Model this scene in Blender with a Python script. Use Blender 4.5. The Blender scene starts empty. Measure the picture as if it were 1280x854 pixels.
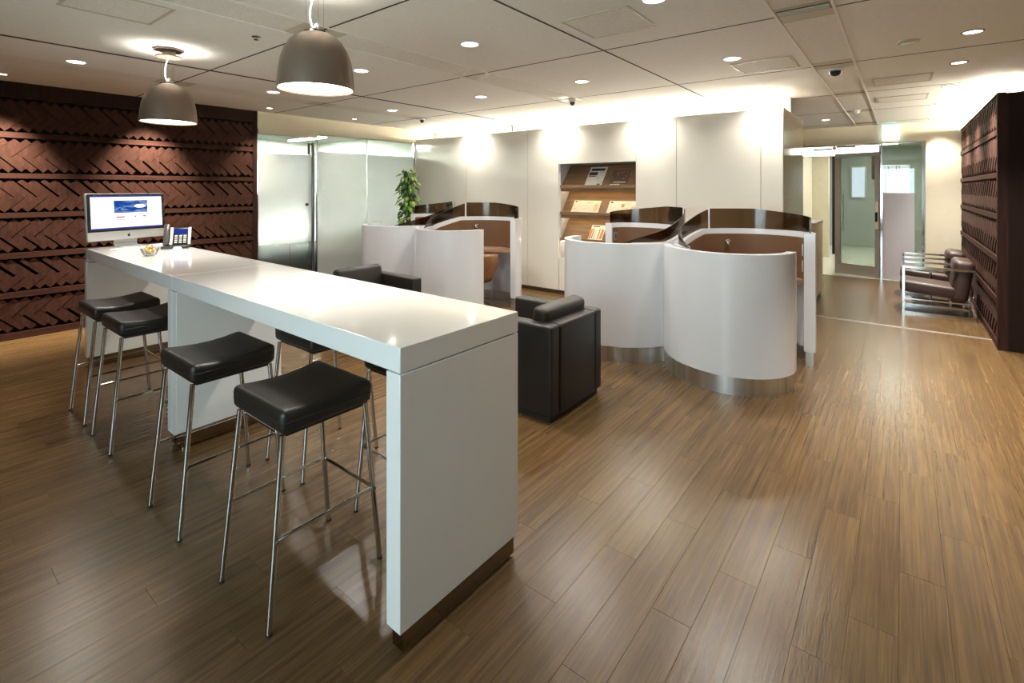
import bpy, bmesh, math, random
from mathutils import Vector, Matrix
random.seed(7)
R = math.radians
PI = math.pi
SC = bpy.context.scene
COL = SC.collection

# ------------------------------------------------------------------ camera
TH = R(38.1)          # yaw of the view, turned left from +Y
CAM_H = 1.54
F_PX, HOR = 622.0, 236.0
cd = bpy.data.cameras.new('camera')
cd.sensor_width = 36.0
cd.lens = 36.0 * F_PX / 1280.0
cd.shift_y = -(427.0 - HOR) / 1280.0
cd.clip_start = 0.05
cam = bpy.data.objects.new('camera', cd)
cam.location = (0, 0, CAM_H)
cam.rotation_euler = (R(90), 0, TH)
COL.objects.link(cam)
SC.camera = cam

# ------------------------------------------------------------------ world, exposure
w = bpy.data.worlds.new('world'); SC.world = w; w.use_nodes = True
w.node_tree.nodes['Background'].inputs[0].default_value = (0.75, 0.85, 1.0, 1)
w.node_tree.nodes['Background'].inputs[1].default_value = 0.6
vs = SC.view_settings
vs.view_transform = 'Standard'; vs.look = 'None'; vs.gamma = 1.0; vs.use_curve_mapping = False
vs.exposure = 0.35
SC.cycles.max_bounces = 10
SC.cycles.diffuse_bounces = 5
SC.cycles.glossy_bounces = 5
SC.cycles.transparent_max_bounces = 16
SC.cycles.caustics_reflective = False
SC.cycles.caustics_refractive = False
SC.cycles.sample_clamp_indirect = 6.0

# light levels, all in one place
DOWN_W = 105.0         # ceiling downlights
WASH_W = 110.0         # adjustable spots that wash the timber walls
COVE_E = 110.0         # fluorescent tubes in the coves
PEND_W = 105.0         # pendant lamps
WIN_W = 150.0          # daylight through the window behind the camera
WARM = (1.0, 0.945, 0.86)
COOL = (0.72, 0.84, 1.0)

# ------------------------------------------------------------------ helpers
def lin(c):
    c = c / 255.0
    return c / 12.92 if c <= 0.04045 else ((c + 0.055) / 1.055) ** 2.4

def rgb(r, g, b):
    return (lin(r), lin(g), lin(b), 1.0)

def new_mat(name):
    m = bpy.data.materials.new(name); m.use_nodes = True
    nt = m.node_tree
    return m, nt, nt.nodes['Principled BSDF']

def nd(nt, t, **kw):
    n = nt.nodes.new(t)
    for k, v in kw.items():
        setattr(n, k, v)
    return n

def simple(name, col, rough=0.5, metal=0.0, coat=0.0, var=0.04, scale=8.0, bump=0.0, bscale=120.0, stretch=(1, 1, 1), spec=0.5):
    """plain surface with a little procedural variation of tone, gloss and relief"""
    m, nt, b = new_mat(name)
    tc = nd(nt, 'ShaderNodeTexCoord')
    mp = nd(nt, 'ShaderNodeMapping'); mp.inputs['Scale'].default_value = stretch
    nt.links.new(tc.outputs['Object'], mp.inputs[0])
    nz = nd(nt, 'ShaderNodeTexNoise'); nz.inputs['Scale'].default_value = scale; nz.inputs['Detail'].default_value = 3
    nt.links.new(mp.outputs[0], nz.inputs['Vector'])
    rp = nd(nt, 'ShaderNodeValToRGB')
    rp.color_ramp.elements[0].position = 0.3; rp.color_ramp.elements[1].position = 0.7
    rp.color_ramp.elements[0].color = tuple(c * (1 - var) for c in col[:3]) + (1,)
    rp.color_ramp.elements[1].color = tuple(min(1, c * (1 + var)) for c in col[:3]) + (1,)
    nt.links.new(nz.outputs[0], rp.inputs[0])
    nt.links.new(rp.outputs[0], b.inputs['Base Color'])
    b.inputs['Roughness'].default_value = rough
    b.inputs['Metallic'].default_value = metal
    b.inputs['Coat Weight'].default_value = coat
    b.inputs['Coat Roughness'].default_value = 0.06
    b.inputs['Specular IOR Level'].default_value = spec
    if bump:
        n2 = nd(nt, 'ShaderNodeTexNoise'); n2.inputs['Scale'].default_value = bscale; n2.inputs['Detail'].default_value = 4
        nt.links.new(mp.outputs[0], n2.inputs['Vector'])
        bp = nd(nt, 'ShaderNodeBump'); bp.inputs['Strength'].default_value = bump; bp.inputs['Distance'].default_value = 0.004
        nt.links.new(n2.outputs[0], bp.inputs['Height'])
        nt.links.new(bp.outputs[0], b.inputs['Normal'])
    return m

def wood(name, dark, mid, light, axis, rough=0.4, grain=26.0, bump=0.25, tint=0.18, coat=0.0, stretch=0.055, fine=False, spec=0.5):
    """grain drawn along one axis; each board takes its own tone from Object Info"""
    m, nt, b = new_mat(name)
    tc = nd(nt, 'ShaderNodeTexCoord'); oi = nd(nt, 'ShaderNodeObjectInfo'); geo = nd(nt, 'ShaderNodeNewGeometry')
    ad = nd(nt, 'ShaderNodeVectorMath', operation='MULTIPLY_ADD')
    cb = nd(nt, 'ShaderNodeCombineXYZ')
    rsum = nd(nt, 'ShaderNodeMath', operation='ADD')
    nt.links.new(oi.outputs['Random'], rsum.inputs[0]); nt.links.new(geo.outputs['Random Per Island'], rsum.inputs[1])
    for k in range(3):
        nt.links.new(rsum.outputs[0], cb.inputs[k])
    nt.links.new(cb.outputs[0], ad.inputs[0]); ad.inputs[1].default_value = (13.7, 21.3, 7.9)
    nt.links.new(tc.outputs['Object'], ad.inputs[2])
    sc = [1.0, 1.0, 1.0]
    if axis == 'y': sc = [1.0, stretch, 1.0]
    if axis == 'x': sc = [0.055, 1.0, 1.0]
    if axis == 'z': sc = [1.0, 1.0, 0.055]
    mp = nd(nt, 'ShaderNodeMapping'); mp.inputs['Scale'].default_value = sc
    if axis == '\\': mp.inputs['Rotation'].default_value = (R(-45), 0, 0); mp.inputs['Scale'].default_value = (1, 1, 0.055)
    if axis == '/': mp.inputs['Rotation'].default_value = (R(45), 0, 0); mp.inputs['Scale'].default_value = (1, 1, 0.055)
    nt.links.new(ad.outputs[0], mp.inputs[0])
    n1 = nd(nt, 'ShaderNodeTexNoise'); n1.inputs['Scale'].default_value = grain; n1.inputs['Detail'].default_value = 5; n1.inputs['Roughness'].default_value = 0.62
    n1.inputs['Distortion'].default_value = 0.5
    nt.links.new(mp.outputs[0], n1.inputs['Vector'])
    rp = nd(nt, 'ShaderNodeValToRGB'); cr = rp.color_ramp
    cr.elements[0].position = 0.30; cr.elements[0].color = dark
    cr.elements[1].position = 0.72; cr.elements[1].color = light
    e = cr.elements.new(0.5); e.color = mid
    nt.links.new(n1.outputs[0], rp.inputs[0])
    hs = nd(nt, 'ShaderNodeHueSaturation')
    mr = nd(nt, 'ShaderNodeMapRange'); mr.inputs[1].default_value = 0; mr.inputs[2].default_value = 2
    mr.inputs[3].default_value = 1 - tint; mr.inputs[4].default_value = 1 + tint
    nt.links.new(rsum.outputs[0], mr.inputs[0]); nt.links.new(mr.outputs[0], hs.inputs['Value'])
    nt.links.new(rp.outputs[0], hs.inputs['Color']); nt.links.new(hs.outputs[0], b.inputs['Base Color'])
    if fine:   # thin dark pores over the broad figure
        mp3 = nd(nt, 'ShaderNodeMapping'); mp3.inputs['Scale'].default_value = (1, 0.022, 1)
        nt.links.new(ad.outputs[0], mp3.inputs[0])
        n3 = nd(nt, 'ShaderNodeTexNoise'); n3.inputs['Scale'].default_value = 190; n3.inputs['Detail'].default_value = 3
        nt.links.new(mp3.outputs[0], n3.inputs['Vector'])
        m3 = nd(nt, 'ShaderNodeMapRange'); m3.inputs[1].default_value = 0.36; m3.inputs[2].default_value = 0.60; m3.inputs[3].default_value = 0.76; m3.inputs[4].default_value = 1.06
        nt.links.new(n3.outputs[0], m3.inputs[0])
        x3 = nd(nt, 'ShaderNodeVectorMath', operation='SCALE')
        nt.links.new(hs.outputs[0], x3.inputs[0]); nt.links.new(m3.outputs[0], x3.inputs['Scale']); nt.links.new(x3.outputs[0], b.inputs['Base Color'])
    b.inputs['Roughness'].default_value = rough
    b.inputs['Coat Weight'].default_value = coat
    b.inputs['Specular IOR Level'].default_value = spec
    bp = nd(nt, 'ShaderNodeBump'); bp.inputs['Strength'].default_value = bump; bp.inputs['Distance'].default_value = 0.003
    nt.links.new(n1.outputs[0], bp.inputs['Height']); nt.links.new(bp.outputs[0], b.inputs['Normal'])
    if fine:   # brushed pores that break the gloss into glints
        mp2 = nd(nt, 'ShaderNodeMapping'); mp2.inputs['Scale'].default_value = (1, 0.16, 1)
        nt.links.new(ad.outputs[0], mp2.inputs[0])
        n2 = nd(nt, 'ShaderNodeTexNoise'); n2.inputs['Scale'].default_value = 150; n2.inputs['Detail'].default_value = 3
        nt.links.new(mp2.outputs[0], n2.inputs['Vector'])
        b2 = nd(nt, 'ShaderNodeBump'); b2.inputs['Strength'].default_value = 0.35; b2.inputs['Distance'].default_value = 0.002
        nt.links.new(n2.outputs[0], b2.inputs['Height']); nt.links.new(bp.outputs[0], b2.inputs['Normal']); nt.links.new(b2.outputs[0], b.inputs['Normal'])
    return m

def emit(name, col, strength):
    m = bpy.data.materials.new(name); m.use_nodes = True
    nt = m.node_tree; nt.nodes.clear()
    o = nd(nt, 'ShaderNodeOutputMaterial'); e = nd(nt, 'ShaderNodeEmission')
    nz = nd(nt, 'ShaderNodeTexNoise'); nz.inputs['Scale'].default_value = 3.0
    mr = nd(nt, 'ShaderNodeMapRange'); mr.inputs[3].default_value = strength * 0.97; mr.inputs[4].default_value = strength * 1.03
    nt.links.new(nz.outputs[0], mr.inputs[0]); nt.links.new(mr.outputs[0], e.inputs[1])
    e.inputs[0].default_value = tuple(col[:3]) + (1,)
    nt.links.new(e.outputs[0], o.inputs[0])
    return m

def glass(name, tint, refl=0.06, rough=0.0):
    """thin sheet: tinted see-through with a fresnel mirror on top"""
    m = bpy.data.materials.new(name); m.use_nodes = True
    nt = m.node_tree; nt.nodes.clear()
    o = nd(nt, 'ShaderNodeOutputMaterial'); mx = nd(nt, 'ShaderNodeMixShader')
    t = nd(nt, 'ShaderNodeBsdfTransparent'); g = nd(nt, 'ShaderNodeBsdfGlossy')
    t.inputs[0].default_value = tint; g.inputs['Roughness'].default_value = rough
    lw = nd(nt, 'ShaderNodeLayerWeight'); lw.inputs[0].default_value = 0.25
    mr = nd(nt, 'ShaderNodeMapRange'); mr.inputs[3].default_value = refl; mr.inputs[4].default_value = 0.85
    nt.links.new(lw.outputs['Fresnel'], mr.inputs[0]); nt.links.new(mr.outputs[0], mx.inputs[0])
    nt.links.new(t.outputs[0], mx.inputs[1]); nt.links.new(g.outputs[0], mx.inputs[2]); nt.links.new(mx.outputs[0], o.inputs[0])
    return m

def frosted(name, stops, tint=(0.93, 0.97, 0.94, 1)):
    """glass with a printed frost film whose cover changes with height: stops = [(z, cover)]"""
    m = bpy.data.materials.new(name); m.use_nodes = True
    nt = m.node_tree; nt.nodes.clear()
    o = nd(nt, 'ShaderNodeOutputMaterial')
    tc = nd(nt, 'ShaderNodeTexCoord'); sp = nd(nt, 'ShaderNodeSeparateXYZ')
    nt.links.new(tc.outputs['Object'], sp.inputs[0])
    mr = nd(nt, 'ShaderNodeMapRange'); mr.inputs[1].default_value = 0; mr.inputs[2].default_value = 3
    nt.links.new(sp.outputs[2], mr.inputs[0])
    rp = nd(nt, 'ShaderNodeValToRGB'); cr = rp.color_ramp
    while len(cr.elements) < len(stops): cr.elements.new(0.5)
    for e, (z, c) in zip(cr.elements, stops):
        e.position = z / 3.0; e.color = (c, c, c, 1)
    nt.links.new(mr.outputs[0], rp.inputs[0])
    t = nd(nt, 'ShaderNodeBsdfTransparent'); t.inputs[0].default_value = tint
    di = nd(nt, 'ShaderNodeBsdfDiffuse'); di.inputs[0].default_value = (0.90, 0.93, 0.89, 1)
    tl = nd(nt, 'ShaderNodeBsdfTranslucent'); tl.inputs[0].default_value = (0.92, 0.95, 0.91, 1)
    a = nd(nt, 'ShaderNodeMixShader'); a.inputs[0].default_value = 0.70
    nt.links.new(di.outputs[0], a.inputs[1]); nt.links.new(tl.outputs[0], a.inputs[2])
    b = nd(nt, 'ShaderNodeMixShader'); nt.links.new(rp.outputs[0], b.inputs[0])
    nt.links.new(t.outputs[0], b.inputs[1]); nt.links.new(a.outputs[0], b.inputs[2])
    g = nd(nt, 'ShaderNodeBsdfGlossy'); g.inputs['Roughness'].default_value = 0.03
    lw = nd(nt, 'ShaderNodeLayerWeight'); lw.inputs[0].default_value = 0.2
    c = nd(nt, 'ShaderNodeMixShader')
    nt.links.new(lw.outputs['Fresnel'], c.inputs[0]); nt.links.new(b.outputs[0], c.inputs[1]); nt.links.new(g.outputs[0], c.inputs[2])
    nt.links.new(c.outputs[0], o.inputs[0])
    return m

class MB:
    """collects solids and links them as ONE mesh object"""
    def __init__(s):
        s.v = []; s.f = []
    def add(s, vs_, fs, M=None):
        k = len(s.v)
        for p in vs_:
            p = Vector(p)
            s.v.append(tuple(M @ p) if M else tuple(p))
        s.f += [tuple(i + k for i in f) for f in fs]
        return s
    def box(s, x0, x1, y0, y1, z0, z1, M=None):
        vs_ = [(x0, y0, z0), (x1, y0, z0), (x1, y1, z0), (x0, y1, z0), (x0, y0, z1), (x1, y0, z1), (x1, y1, z1), (x0, y1, z1)]
        return s.add(vs_, [(0, 3, 2, 1), (4, 5, 6, 7), (0, 1, 5, 4), (1, 2, 6, 5), (2, 3, 7, 6), (3, 0, 4, 7)], M)
    def rbox(s, x0, x1, y0, y1, z0, z1, r=0.02, seg=3, M=None, fn=None, cuts=0):
        bm = bmesh.new()
        bmesh.ops.create_cube(bm, size=1.0)
        for v in bm.verts:
            v.co = Vector(((x0 + x1) / 2 + v.co.x * (x1 - x0), (y0 + y1) / 2 + v.co.y * (y1 - y0), (z0 + z1) / 2 + v.co.z * (z1 - z0)))
        bmesh.ops.bevel(bm, geom=list(bm.edges), offset=r, segments=seg, profile=0.5, affect='EDGES')
        if cuts:
            bmesh.ops.subdivide_edges(bm, edges=[e for e in bm.edges if e.calc_length() > max(2.5 * r, 0.05)], cuts=cuts, use_grid_fill=True)
        bm.verts.ensure_lookup_table()
        vs_ = [fn(v.co.copy()) if fn else v.co.copy() for v in bm.verts]
        fs = [tuple(v.index for v in f.verts) for f in bm.faces]
        bm.free()
        return s.add(vs_, fs, M)
    def cyl(s, p0, p1, r0, r1=None, n=16, cap=True):
        r1 = r0 if r1 is None else r1
        p0 = Vector(p0); p1 = Vector(p1); d = (p1 - p0).normalized()
        a = d.orthogonal().normalized(); b = d.cross(a)
        vs_ = []
        for p, r in ((p0, r0), (p1, r1)):
            vs_ += [p + (a * math.cos(2 * PI * i / n) + b * math.sin(2 * PI * i / n)) * r for i in range(n)]
        fs = [(i, (i + 1) % n, n + (i + 1) % n, n + i) for i in range(n)]
        if cap: fs += [tuple(range(n))[::-1], tuple(range(n, 2 * n))]
        return s.add(vs_, fs)
    def tube(s, pts, r, n=8, closed=False):
        pts = [Vector(p) for p in pts]; m = len(pts); vs_ = []
        prev = None
        for i, p in enumerate(pts):
            q0 = pts[(i - 1) % m] if (closed or i) else p
            q1 = pts[(i + 1) % m] if (closed or i < m - 1) else p
            d = (q1 - q0).normalized()
            a = (prev - d * prev.dot(d)).normalized() if prev else d.orthogonal().normalized()
            prev = a; b = d.cross(a)
            vs_ += [p + (a * math.cos(2 * PI * k / n) + b * math.sin(2 * PI * k / n)) * r for k in range(n)]
        fs = []
        for i in range(m if closed else m - 1):
            j = (i + 1) % m
            fs += [(i * n + k, i * n + (k + 1) % n, j * n + (k + 1) % n, j * n + k) for k in range(n)]
        if not closed: fs += [tuple(range(n))[::-1], tuple(range((m - 1) * n, m * n))]
        return s.add(vs_, fs)
    def lathe(s, prof, n=32, c=(0, 0, 0), M=None):
        vs_ = []; fs = []; m = len(prof)
        for r, z in prof:
            vs_ += [(c[0] + r * math.cos(2 * PI * i / n), c[1] + r * math.sin(2 * PI * i / n), c[2] + z) for i in range(n)]
        for j in range(m - 1):
            fs += [(j * n + i, j * n + (i + 1) % n, (j + 1) * n + (i + 1) % n, (j + 1) * n + i) for i in range(n)]
        if prof[0][0] > 1e-4: fs.append(tuple(range(n))[::-1])
        if prof[-1][0] > 1e-4: fs.append(tuple(range((m - 1) * n, m * n)))
        return s.add(vs_, fs, M)
    def prism(s, poly, z0, z1, M=None):
        n = len(poly)
        vs_ = [(x, y, z0) for x, y in poly] + [(x, y, z1) for x, y in poly]
        return s.add(vs_, [tuple(range(n))[::-1], tuple(range(n, 2 * n))] + [(i, (i + 1) % n, n + (i + 1) % n, n + i) for i in range(n)], M)
    def strip(s, path, t, z0, z1, side=0.0):
        """wall along a plan path, thickness t; side -1..1 shifts it; z1 may be a list"""
        n = len(path); P = [Vector((p[0], p[1])) for p in path]; A = []; B = []
        for i in range(n):
            d = (P[min(i + 1, n - 1)] - P[max(i - 1, 0)]).normalized(); nn = Vector((-d.y, d.x))
            c = P[i] + nn * (side * t / 2)
            A.append(c + nn * t / 2); B.append(c - nn * t / 2)
        zt = z1 if isinstance(z1, (list, tuple)) else [z1] * n
        zb = z0 if isinstance(z0, (list, tuple)) else [z0] * n
        vs_ = []
        for i in range(n):
            vs_ += [(A[i].x, A[i].y, zb[i]), (B[i].x, B[i].y, zb[i]), (B[i].x, B[i].y, zt[i]), (A[i].x, A[i].y, zt[i])]
        fs = []
        for i in range(n - 1):
            a = 4 * i; b = a + 4
            for k in range(4):
                fs.append((a + k, a + (k + 1) % 4, b + (k + 1) % 4, b + k))
        fs += [(3, 2, 1, 0), (4 * n - 4, 4 * n - 3, 4 * n - 2, 4 * n - 1)]
        return s.add(vs_, fs)
    def mesh(s, name, m, smooth=35):
        me = bpy.data.meshes.new(name)
        me.from_pydata(s.v, [], s.f)
        bm = bmesh.new(); bm.from_mesh(me); bmesh.ops.recalc_face_normals(bm, faces=bm.faces); bm.to_mesh(me); bm.free()
        if m: me.materials.append(m)
        if smooth:
            me.polygons.foreach_set('use_smooth', [True] * len(me.polygons))
            me.set_sharp_from_angle(angle=R(smooth))
        me.update()
        return me
    def build(s, name, m, parent=None, loc=None, smooth=35):
        o = bpy.data.objects.new(name, s.mesh(name, m, smooth)); COL.objects.link(o)
        if parent: o.parent = parent
        if loc is not None: o.location = loc
        return o

def link(name, me, parent=None, loc=(0, 0, 0)):
    o = bpy.data.objects.new(name, me); COL.objects.link(o); o.location = loc
    if parent: o.parent = parent
    return o

def tag(o, label=None, cat=None, group=None, kind=None):
    if label: o['label'] = label
    if cat: o['category'] = cat
    if group: o['group'] = group
    if kind: o['kind'] = kind
    return o

def thing(name, label, cat, loc=(0, 0, 0), rz=0.0, group=None):
    o = bpy.data.objects.new(name, None); COL.objects.link(o)
    o.empty_display_size = 0.05
    o.location = loc; o.rotation_euler = (0, 0, rz)
    return tag(o, label, cat, group)

def struct(name, mb, m, label=None, smooth=35, cat=None):
    o = mb.build(name, m, smooth=smooth)
    return tag(o, label, cat, kind='structure')

def dup(root, loc, rz=None, label=None, group=None):
    r = root.copy(); COL.objects.link(r); r.location = loc
    if rz is not None: r.rotation_euler = (0, 0, rz)
    if label: r['label'] = label
    if group: r['group'] = group
    for ch in list(root.children):
        c = ch.copy(); COL.objects.link(c); c.parent = r
        for g in list(ch.children):
            d = g.copy(); COL.objects.link(d); d.parent = c
    return r

def crom(pts, n=6):
    out = []
    P = [Vector(p) for p in pts]
    for i in range(len(P) - 1):
        p0 = P[max(i - 1, 0)]; p1 = P[i]; p2 = P[i + 1]; p3 = P[min(i + 2, len(P) - 1)]
        for k in range(n):
            t = k / n
            out.append(0.5 * ((2 * p1) + (p2 - p0) * t + (2 * p0 - 5 * p1 + 4 * p2 - p3) * t * t + (3 * p1 - p0 - 3 * p2 + p3) * t ** 3))
    out.append(P[-1])
    return out

def lamp(name, kind, loc, power, col, parent=None, **kw):
    l = bpy.data.lights.new(name, kind); l.energy = power; l.color = col
    for k, v in kw.items(): setattr(l, k, v)
    o = bpy.data.objects.new(name, l); COL.objects.link(o); o.location = loc
    if parent: o.parent = parent
    return o

def project(p):
    """pixel of a world point, only to decide which pieces show largest"""
    fx, fy = -math.sin(TH), math.cos(TH); rx, ry = math.cos(TH), math.sin(TH)
    dep = p[0] * fx + p[1] * fy
    if dep < 0.2: return None
    return (640 + F_PX * (p[0] * rx + p[1] * ry) / dep, HOR - F_PX * (p[2] - CAM_H) / dep, dep)

# ------------------------------------------------------------------ materials
M_FLOOR = wood('floor_wood', rgb(79, 58, 35), rgb(97, 74, 45), rgb(112, 87, 55), 'y', rough=0.26, grain=46, bump=0.3, tint=0.12, stretch=0.02, fine=True)
M_FLOORB = simple('floor_joint', rgb(78, 60, 44), 0.7)
M_TIMB = wood('timber_down', rgb(49, 31, 25), rgb(61, 39, 31), rgb(71, 46, 37), '\\', rough=0.55, grain=34, bump=0.06, tint=0.14, spec=0.06)
M_TIMF = wood('timber_up', rgb(49, 31, 25), rgb(61, 39, 31), rgb(71, 46, 37), '/', rough=0.55, grain=34, bump=0.06, tint=0.14, spec=0.06)
M_TIMY = wood('timber_rail', rgb(50, 31, 25), rgb(61, 39, 31), rgb(69, 45, 36), 'y', rough=0.55, grain=34, bump=0.06, tint=0.1, spec=0.06)
M_TIMZ = wood('timber_stile', rgb(39, 25, 21), rgb(47, 31, 25), rgb(54, 36, 29), 'z', rough=0.55, grain=34, bump=0.06, tint=0.1, spec=0.06)
M_TIMBK = simple('timber_backing', rgb(18, 11, 9), 0.9, var=0.1)
M_TIMEND = simple('timber_end', rgb(34, 22, 18), 0.6, var=0.08, spec=0.08, stretch=(1, 1, 12), scale=12)
M_CEIL = simple('ceiling_board', rgb(238, 235, 227), 0.85, var=0.03, scale=30, bump=0.05, bscale=300)
M_CEIL2 = simple('ceiling_fissured', rgb(229, 225, 215), 0.9, var=0.10, scale=90, bump=0.15, bscale=200)
M_CEILG = simple('ceiling_joint', rgb(58, 46, 38), 0.8)
M_CEILM = simple('ceiling_metal', rgb(196, 186, 164), 0.45, var=0.04)
M_WHITE = simple('white_gloss', rgb(242, 240, 236), 0.10, var=0.01, coat=0.5)
M_WHITEB = simple('white_booth', rgb(212, 213, 216), 0.22, var=0.01, coat=0.2)
M_PANEL = simple('white_panel', rgb(226, 221, 210), 0.09, var=0.012, scale=2, coat=0.5)
M_CREAM = simple('cream_paint', rgb(226, 215, 190), 0.7, var=0.02)
M_BEIGE = simple('beige_gloss', rgb(206, 186, 146), 0.10, var=0.06, stretch=(1, 1, 6), scale=6, coat=0.4)
M_CHROME = simple('chrome', rgb(205, 203, 200), 0.08, metal=1.0, var=0.02)
M_STEEL = simple('brushed_steel', rgb(208, 205, 200), 0.38, metal=1.0, var=0.2, stretch=(3, 3, 0.05), scale=6)  # upright tone streaks paint in the light streaks that brushed steel reflects
M_SATIN = simple('satin_steel', rgb(184, 174, 162), 0.3, metal=0.45)
M_PLINTH = simple('mirror_plinth', rgb(150, 138, 124), 0.12, metal=1.0, var=0.03)
M_LEATH = simple('black_leather', rgb(32, 29, 26), 0.42, var=0.12, bump=0.10, bscale=260)
M_LEATHB = simple('brown_leather', rgb(60, 38, 31), 0.45, var=0.10, bump=0.10, bscale=260)
M_TAN = simple('tan_leather', rgb(128, 86, 54), 0.35, var=0.06, bump=0.05)
M_BROWN = simple('brown_lining', rgb(104, 74, 50), 0.55, var=0.05)
M_DESK = simple('desk_laminate', rgb(150, 118, 92), 0.45, var=0.04)
M_SHELF = wood('shelf_wood', rgb(104, 78, 52), rgb(126, 96, 66), rgb(142, 110, 78), 'x', rough=0.5, grain=30, bump=0.08, tint=0.06)
M_BLACK = simple('black_plastic', rgb(22, 22, 24), 0.3)
M_RUBBER = simple('dark_rubber', rgb(34, 31, 29), 0.6)
M_BRONZE = simple('bronze_trim', rgb(84, 70, 52), 0.4, metal=0.6)
M_ALU = simple('aluminium', rgb(205, 205, 203), 0.32, metal=0.85, var=0.02)
M_WPLAS = simple('white_plastic', rgb(232, 232, 230), 0.4, var=0.01)
M_SMOKE = glass('smoked_acrylic', (0.36, 0.28, 0.20, 1), 0.03, 0.12)
M_GLASS = glass('clear_glass', (0.90, 0.96, 0.92, 1), 0.05)
M_GLASSD = glass('lobby_glass', (0.80, 0.845, 0.81, 1), 0.05)
M_SHADE = simple('pendant_shade', rgb(122, 105, 90), 0.34, metal=0.35, var=0.03)
M_SHADEIN = emit('pendant_glow', (1.0, 0.93, 0.82), 7.0)
M_LENS = emit('downlight_lens', (1.0, 0.93, 0.80), 9.0)
M_LENSW = emit('wash_lens', (1.0, 0.88, 0.70), 9.0)
M_TUBE = emit('fluorescent', (1.0, 0.93, 0.78), COVE_E)
M_TUBE2 = emit('fluorescent_timber', (1.0, 0.93, 0.76), COVE_E * 1.6)
M_LED = emit('shelf_led', (1.0, 0.82, 0.52), 26.0)
M_GREEN = simple('leaf_green', rgb(70, 112, 40), 0.4, var=0.45, scale=14)
_nt = M_GREEN.node_tree; _b = _nt.nodes['Principled BSDF']
_g = nd(_nt, 'ShaderNodeNewGeometry'); _r = nd(_nt, 'ShaderNodeValToRGB')
_r.color_ramp.elements[0].color = rgb(30, 62, 22); _r.color_ramp.elements[1].color = rgb(150, 176, 70)
_e = _r.color_ramp.elements.new(0.6); _e.color = rgb(66, 108, 38)
_nt.links.new(_g.outputs['Random Per Island'], _r.inputs[0]); _nt.links.new(_r.outputs[0], _b.inputs['Base Color'])
M_STEM = simple('stem_brown', rgb(84, 68, 44), 0.8, var=0.15)
M_STONE = simple('lobby_tile', rgb(206, 206, 188), 0.15, var=0.04)
M_LOBBY = simple('lobby_wall', rgb(160, 164, 154), 0.6, var=0.03)
M_FILM = simple('film_grey', rgb(196, 192, 196), 0.4, var=0.02, stretch=(1, 1, 0.1))

# ------------------------------------------------------------------ setting
ZC = 2.63
XL, YB, XR, YF = -7.13, 6.15, 0.72, 10.5     # left wall, white wall, right timber wall, glass front
X_OUT, Y_OUT = 4.2, -2.6                     # the rest of the room behind the camera

# floor: base slab and planks laid along Y
floor = struct('floor', MB().box(XL - 0.25, X_OUT, Y_OUT, YF, -0.08, -0.008), M_FLOORB, 'brown timber-look plank floor of the lounge', cat='floor')
PW, PL = 0.143, 0.915
plank_me = {}
def plank_mesh(x0, x1, y0, y1):
    key = (round(x1 - x0, 3), round(y1 - y0, 3))
    if key not in plank_me:
        g = 0.0002; bx, by = key[0] / 2 - g, key[1] / 2 - g; c = 0.0006
        mb = MB()
        vs_ = [(-bx, -by, -0.008), (bx, -by, -0.008), (bx, by, -0.008), (-bx, by, -0.008),
               (-bx, -by, -c), (bx, -by, -c), (bx, by, -c), (-bx, by, -c),
               (-bx + c, -by + c, 0), (bx - c, -by + c, 0), (bx - c, by - c, 0), (-bx + c, by - c, 0)]
        mb.add(vs_, [(0, 1, 5, 4), (1, 2, 6, 5), (2, 3, 7, 6), (3, 0, 4, 7), (4, 5, 9, 8), (5, 6, 10, 9), (6, 7, 11, 10), (7, 4, 8, 11), (8, 9, 10, 11)])
        plank_me[key] = mb.mesh('plank', M_FLOOR, smooth=None)
    return plank_me[key]
planks = []
nx = int((X_OUT - (XL - 0.25)) / PW) + 1
for i in range(nx):
    x0 = -0.582 + PW * (i - 50); x1 = x0 + PW
    if x1 < XL - 0.2 or x0 > X_OUT: continue
    x0 = max(x0, XL - 0.2); x1 = min(x1, X_OUT)
    off = (i * 0.382 + random.uniform(-0.06, 0.06)) % 1.0 * PL
    y = Y_OUT - PL + off
    while y < YF:
        a, b = max(y, Y_OUT), min(y + PL, YF)
        for (c, d) in (((a, b),) if not (a < 7.0 < b) else ((a, 6.985), (7.035, b))):
            if d - c > 0.03: planks.append((x0, x1, c, d))
        y += PL
def plank_rank(p):
    q = project(((p[0] + p[1]) / 2, (p[2] + p[3]) / 2, 0))
    if not q or not (-60 < q[0] < 1340) or q[1] > 1000: return 1e9
    return q[2]
planks.sort(key=plank_rank)
rest = MB()
for k, (x0, x1, y0, y1) in enumerate(planks):
    me = plank_mesh(x0, x1, y0, y1)
    c = ((x0 + x1) / 2, (y0 + y1) / 2, 0)
    if k < 300:
        link('plank', me, floor, c)
    else:
        rest.add([(v.co.x + c[0], v.co.y + c[1], v.co.z) for v in me.vertices], [tuple(p.vertices) for p in me.polygons])
o = rest.build('plank_field', M_FLOOR, floor, smooth=None); tag(o, kind='stuff')
# threshold strip at the entrance: two metal lines
o = struct('trim_1', MB().box(-1.03, XR, 6.986, 6.996, -0.008, 0.003).box(-1.03, XR, 7.024, 7.034, -0.008, 0.003), M_ALU, 'twin metal threshold lines set in the floor by the timber wall', cat='threshold')
MB().box(-1.03, XR, 6.996, 7.024, -0.008, 0.0005).build('inlay', M_DESK, o)

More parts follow.
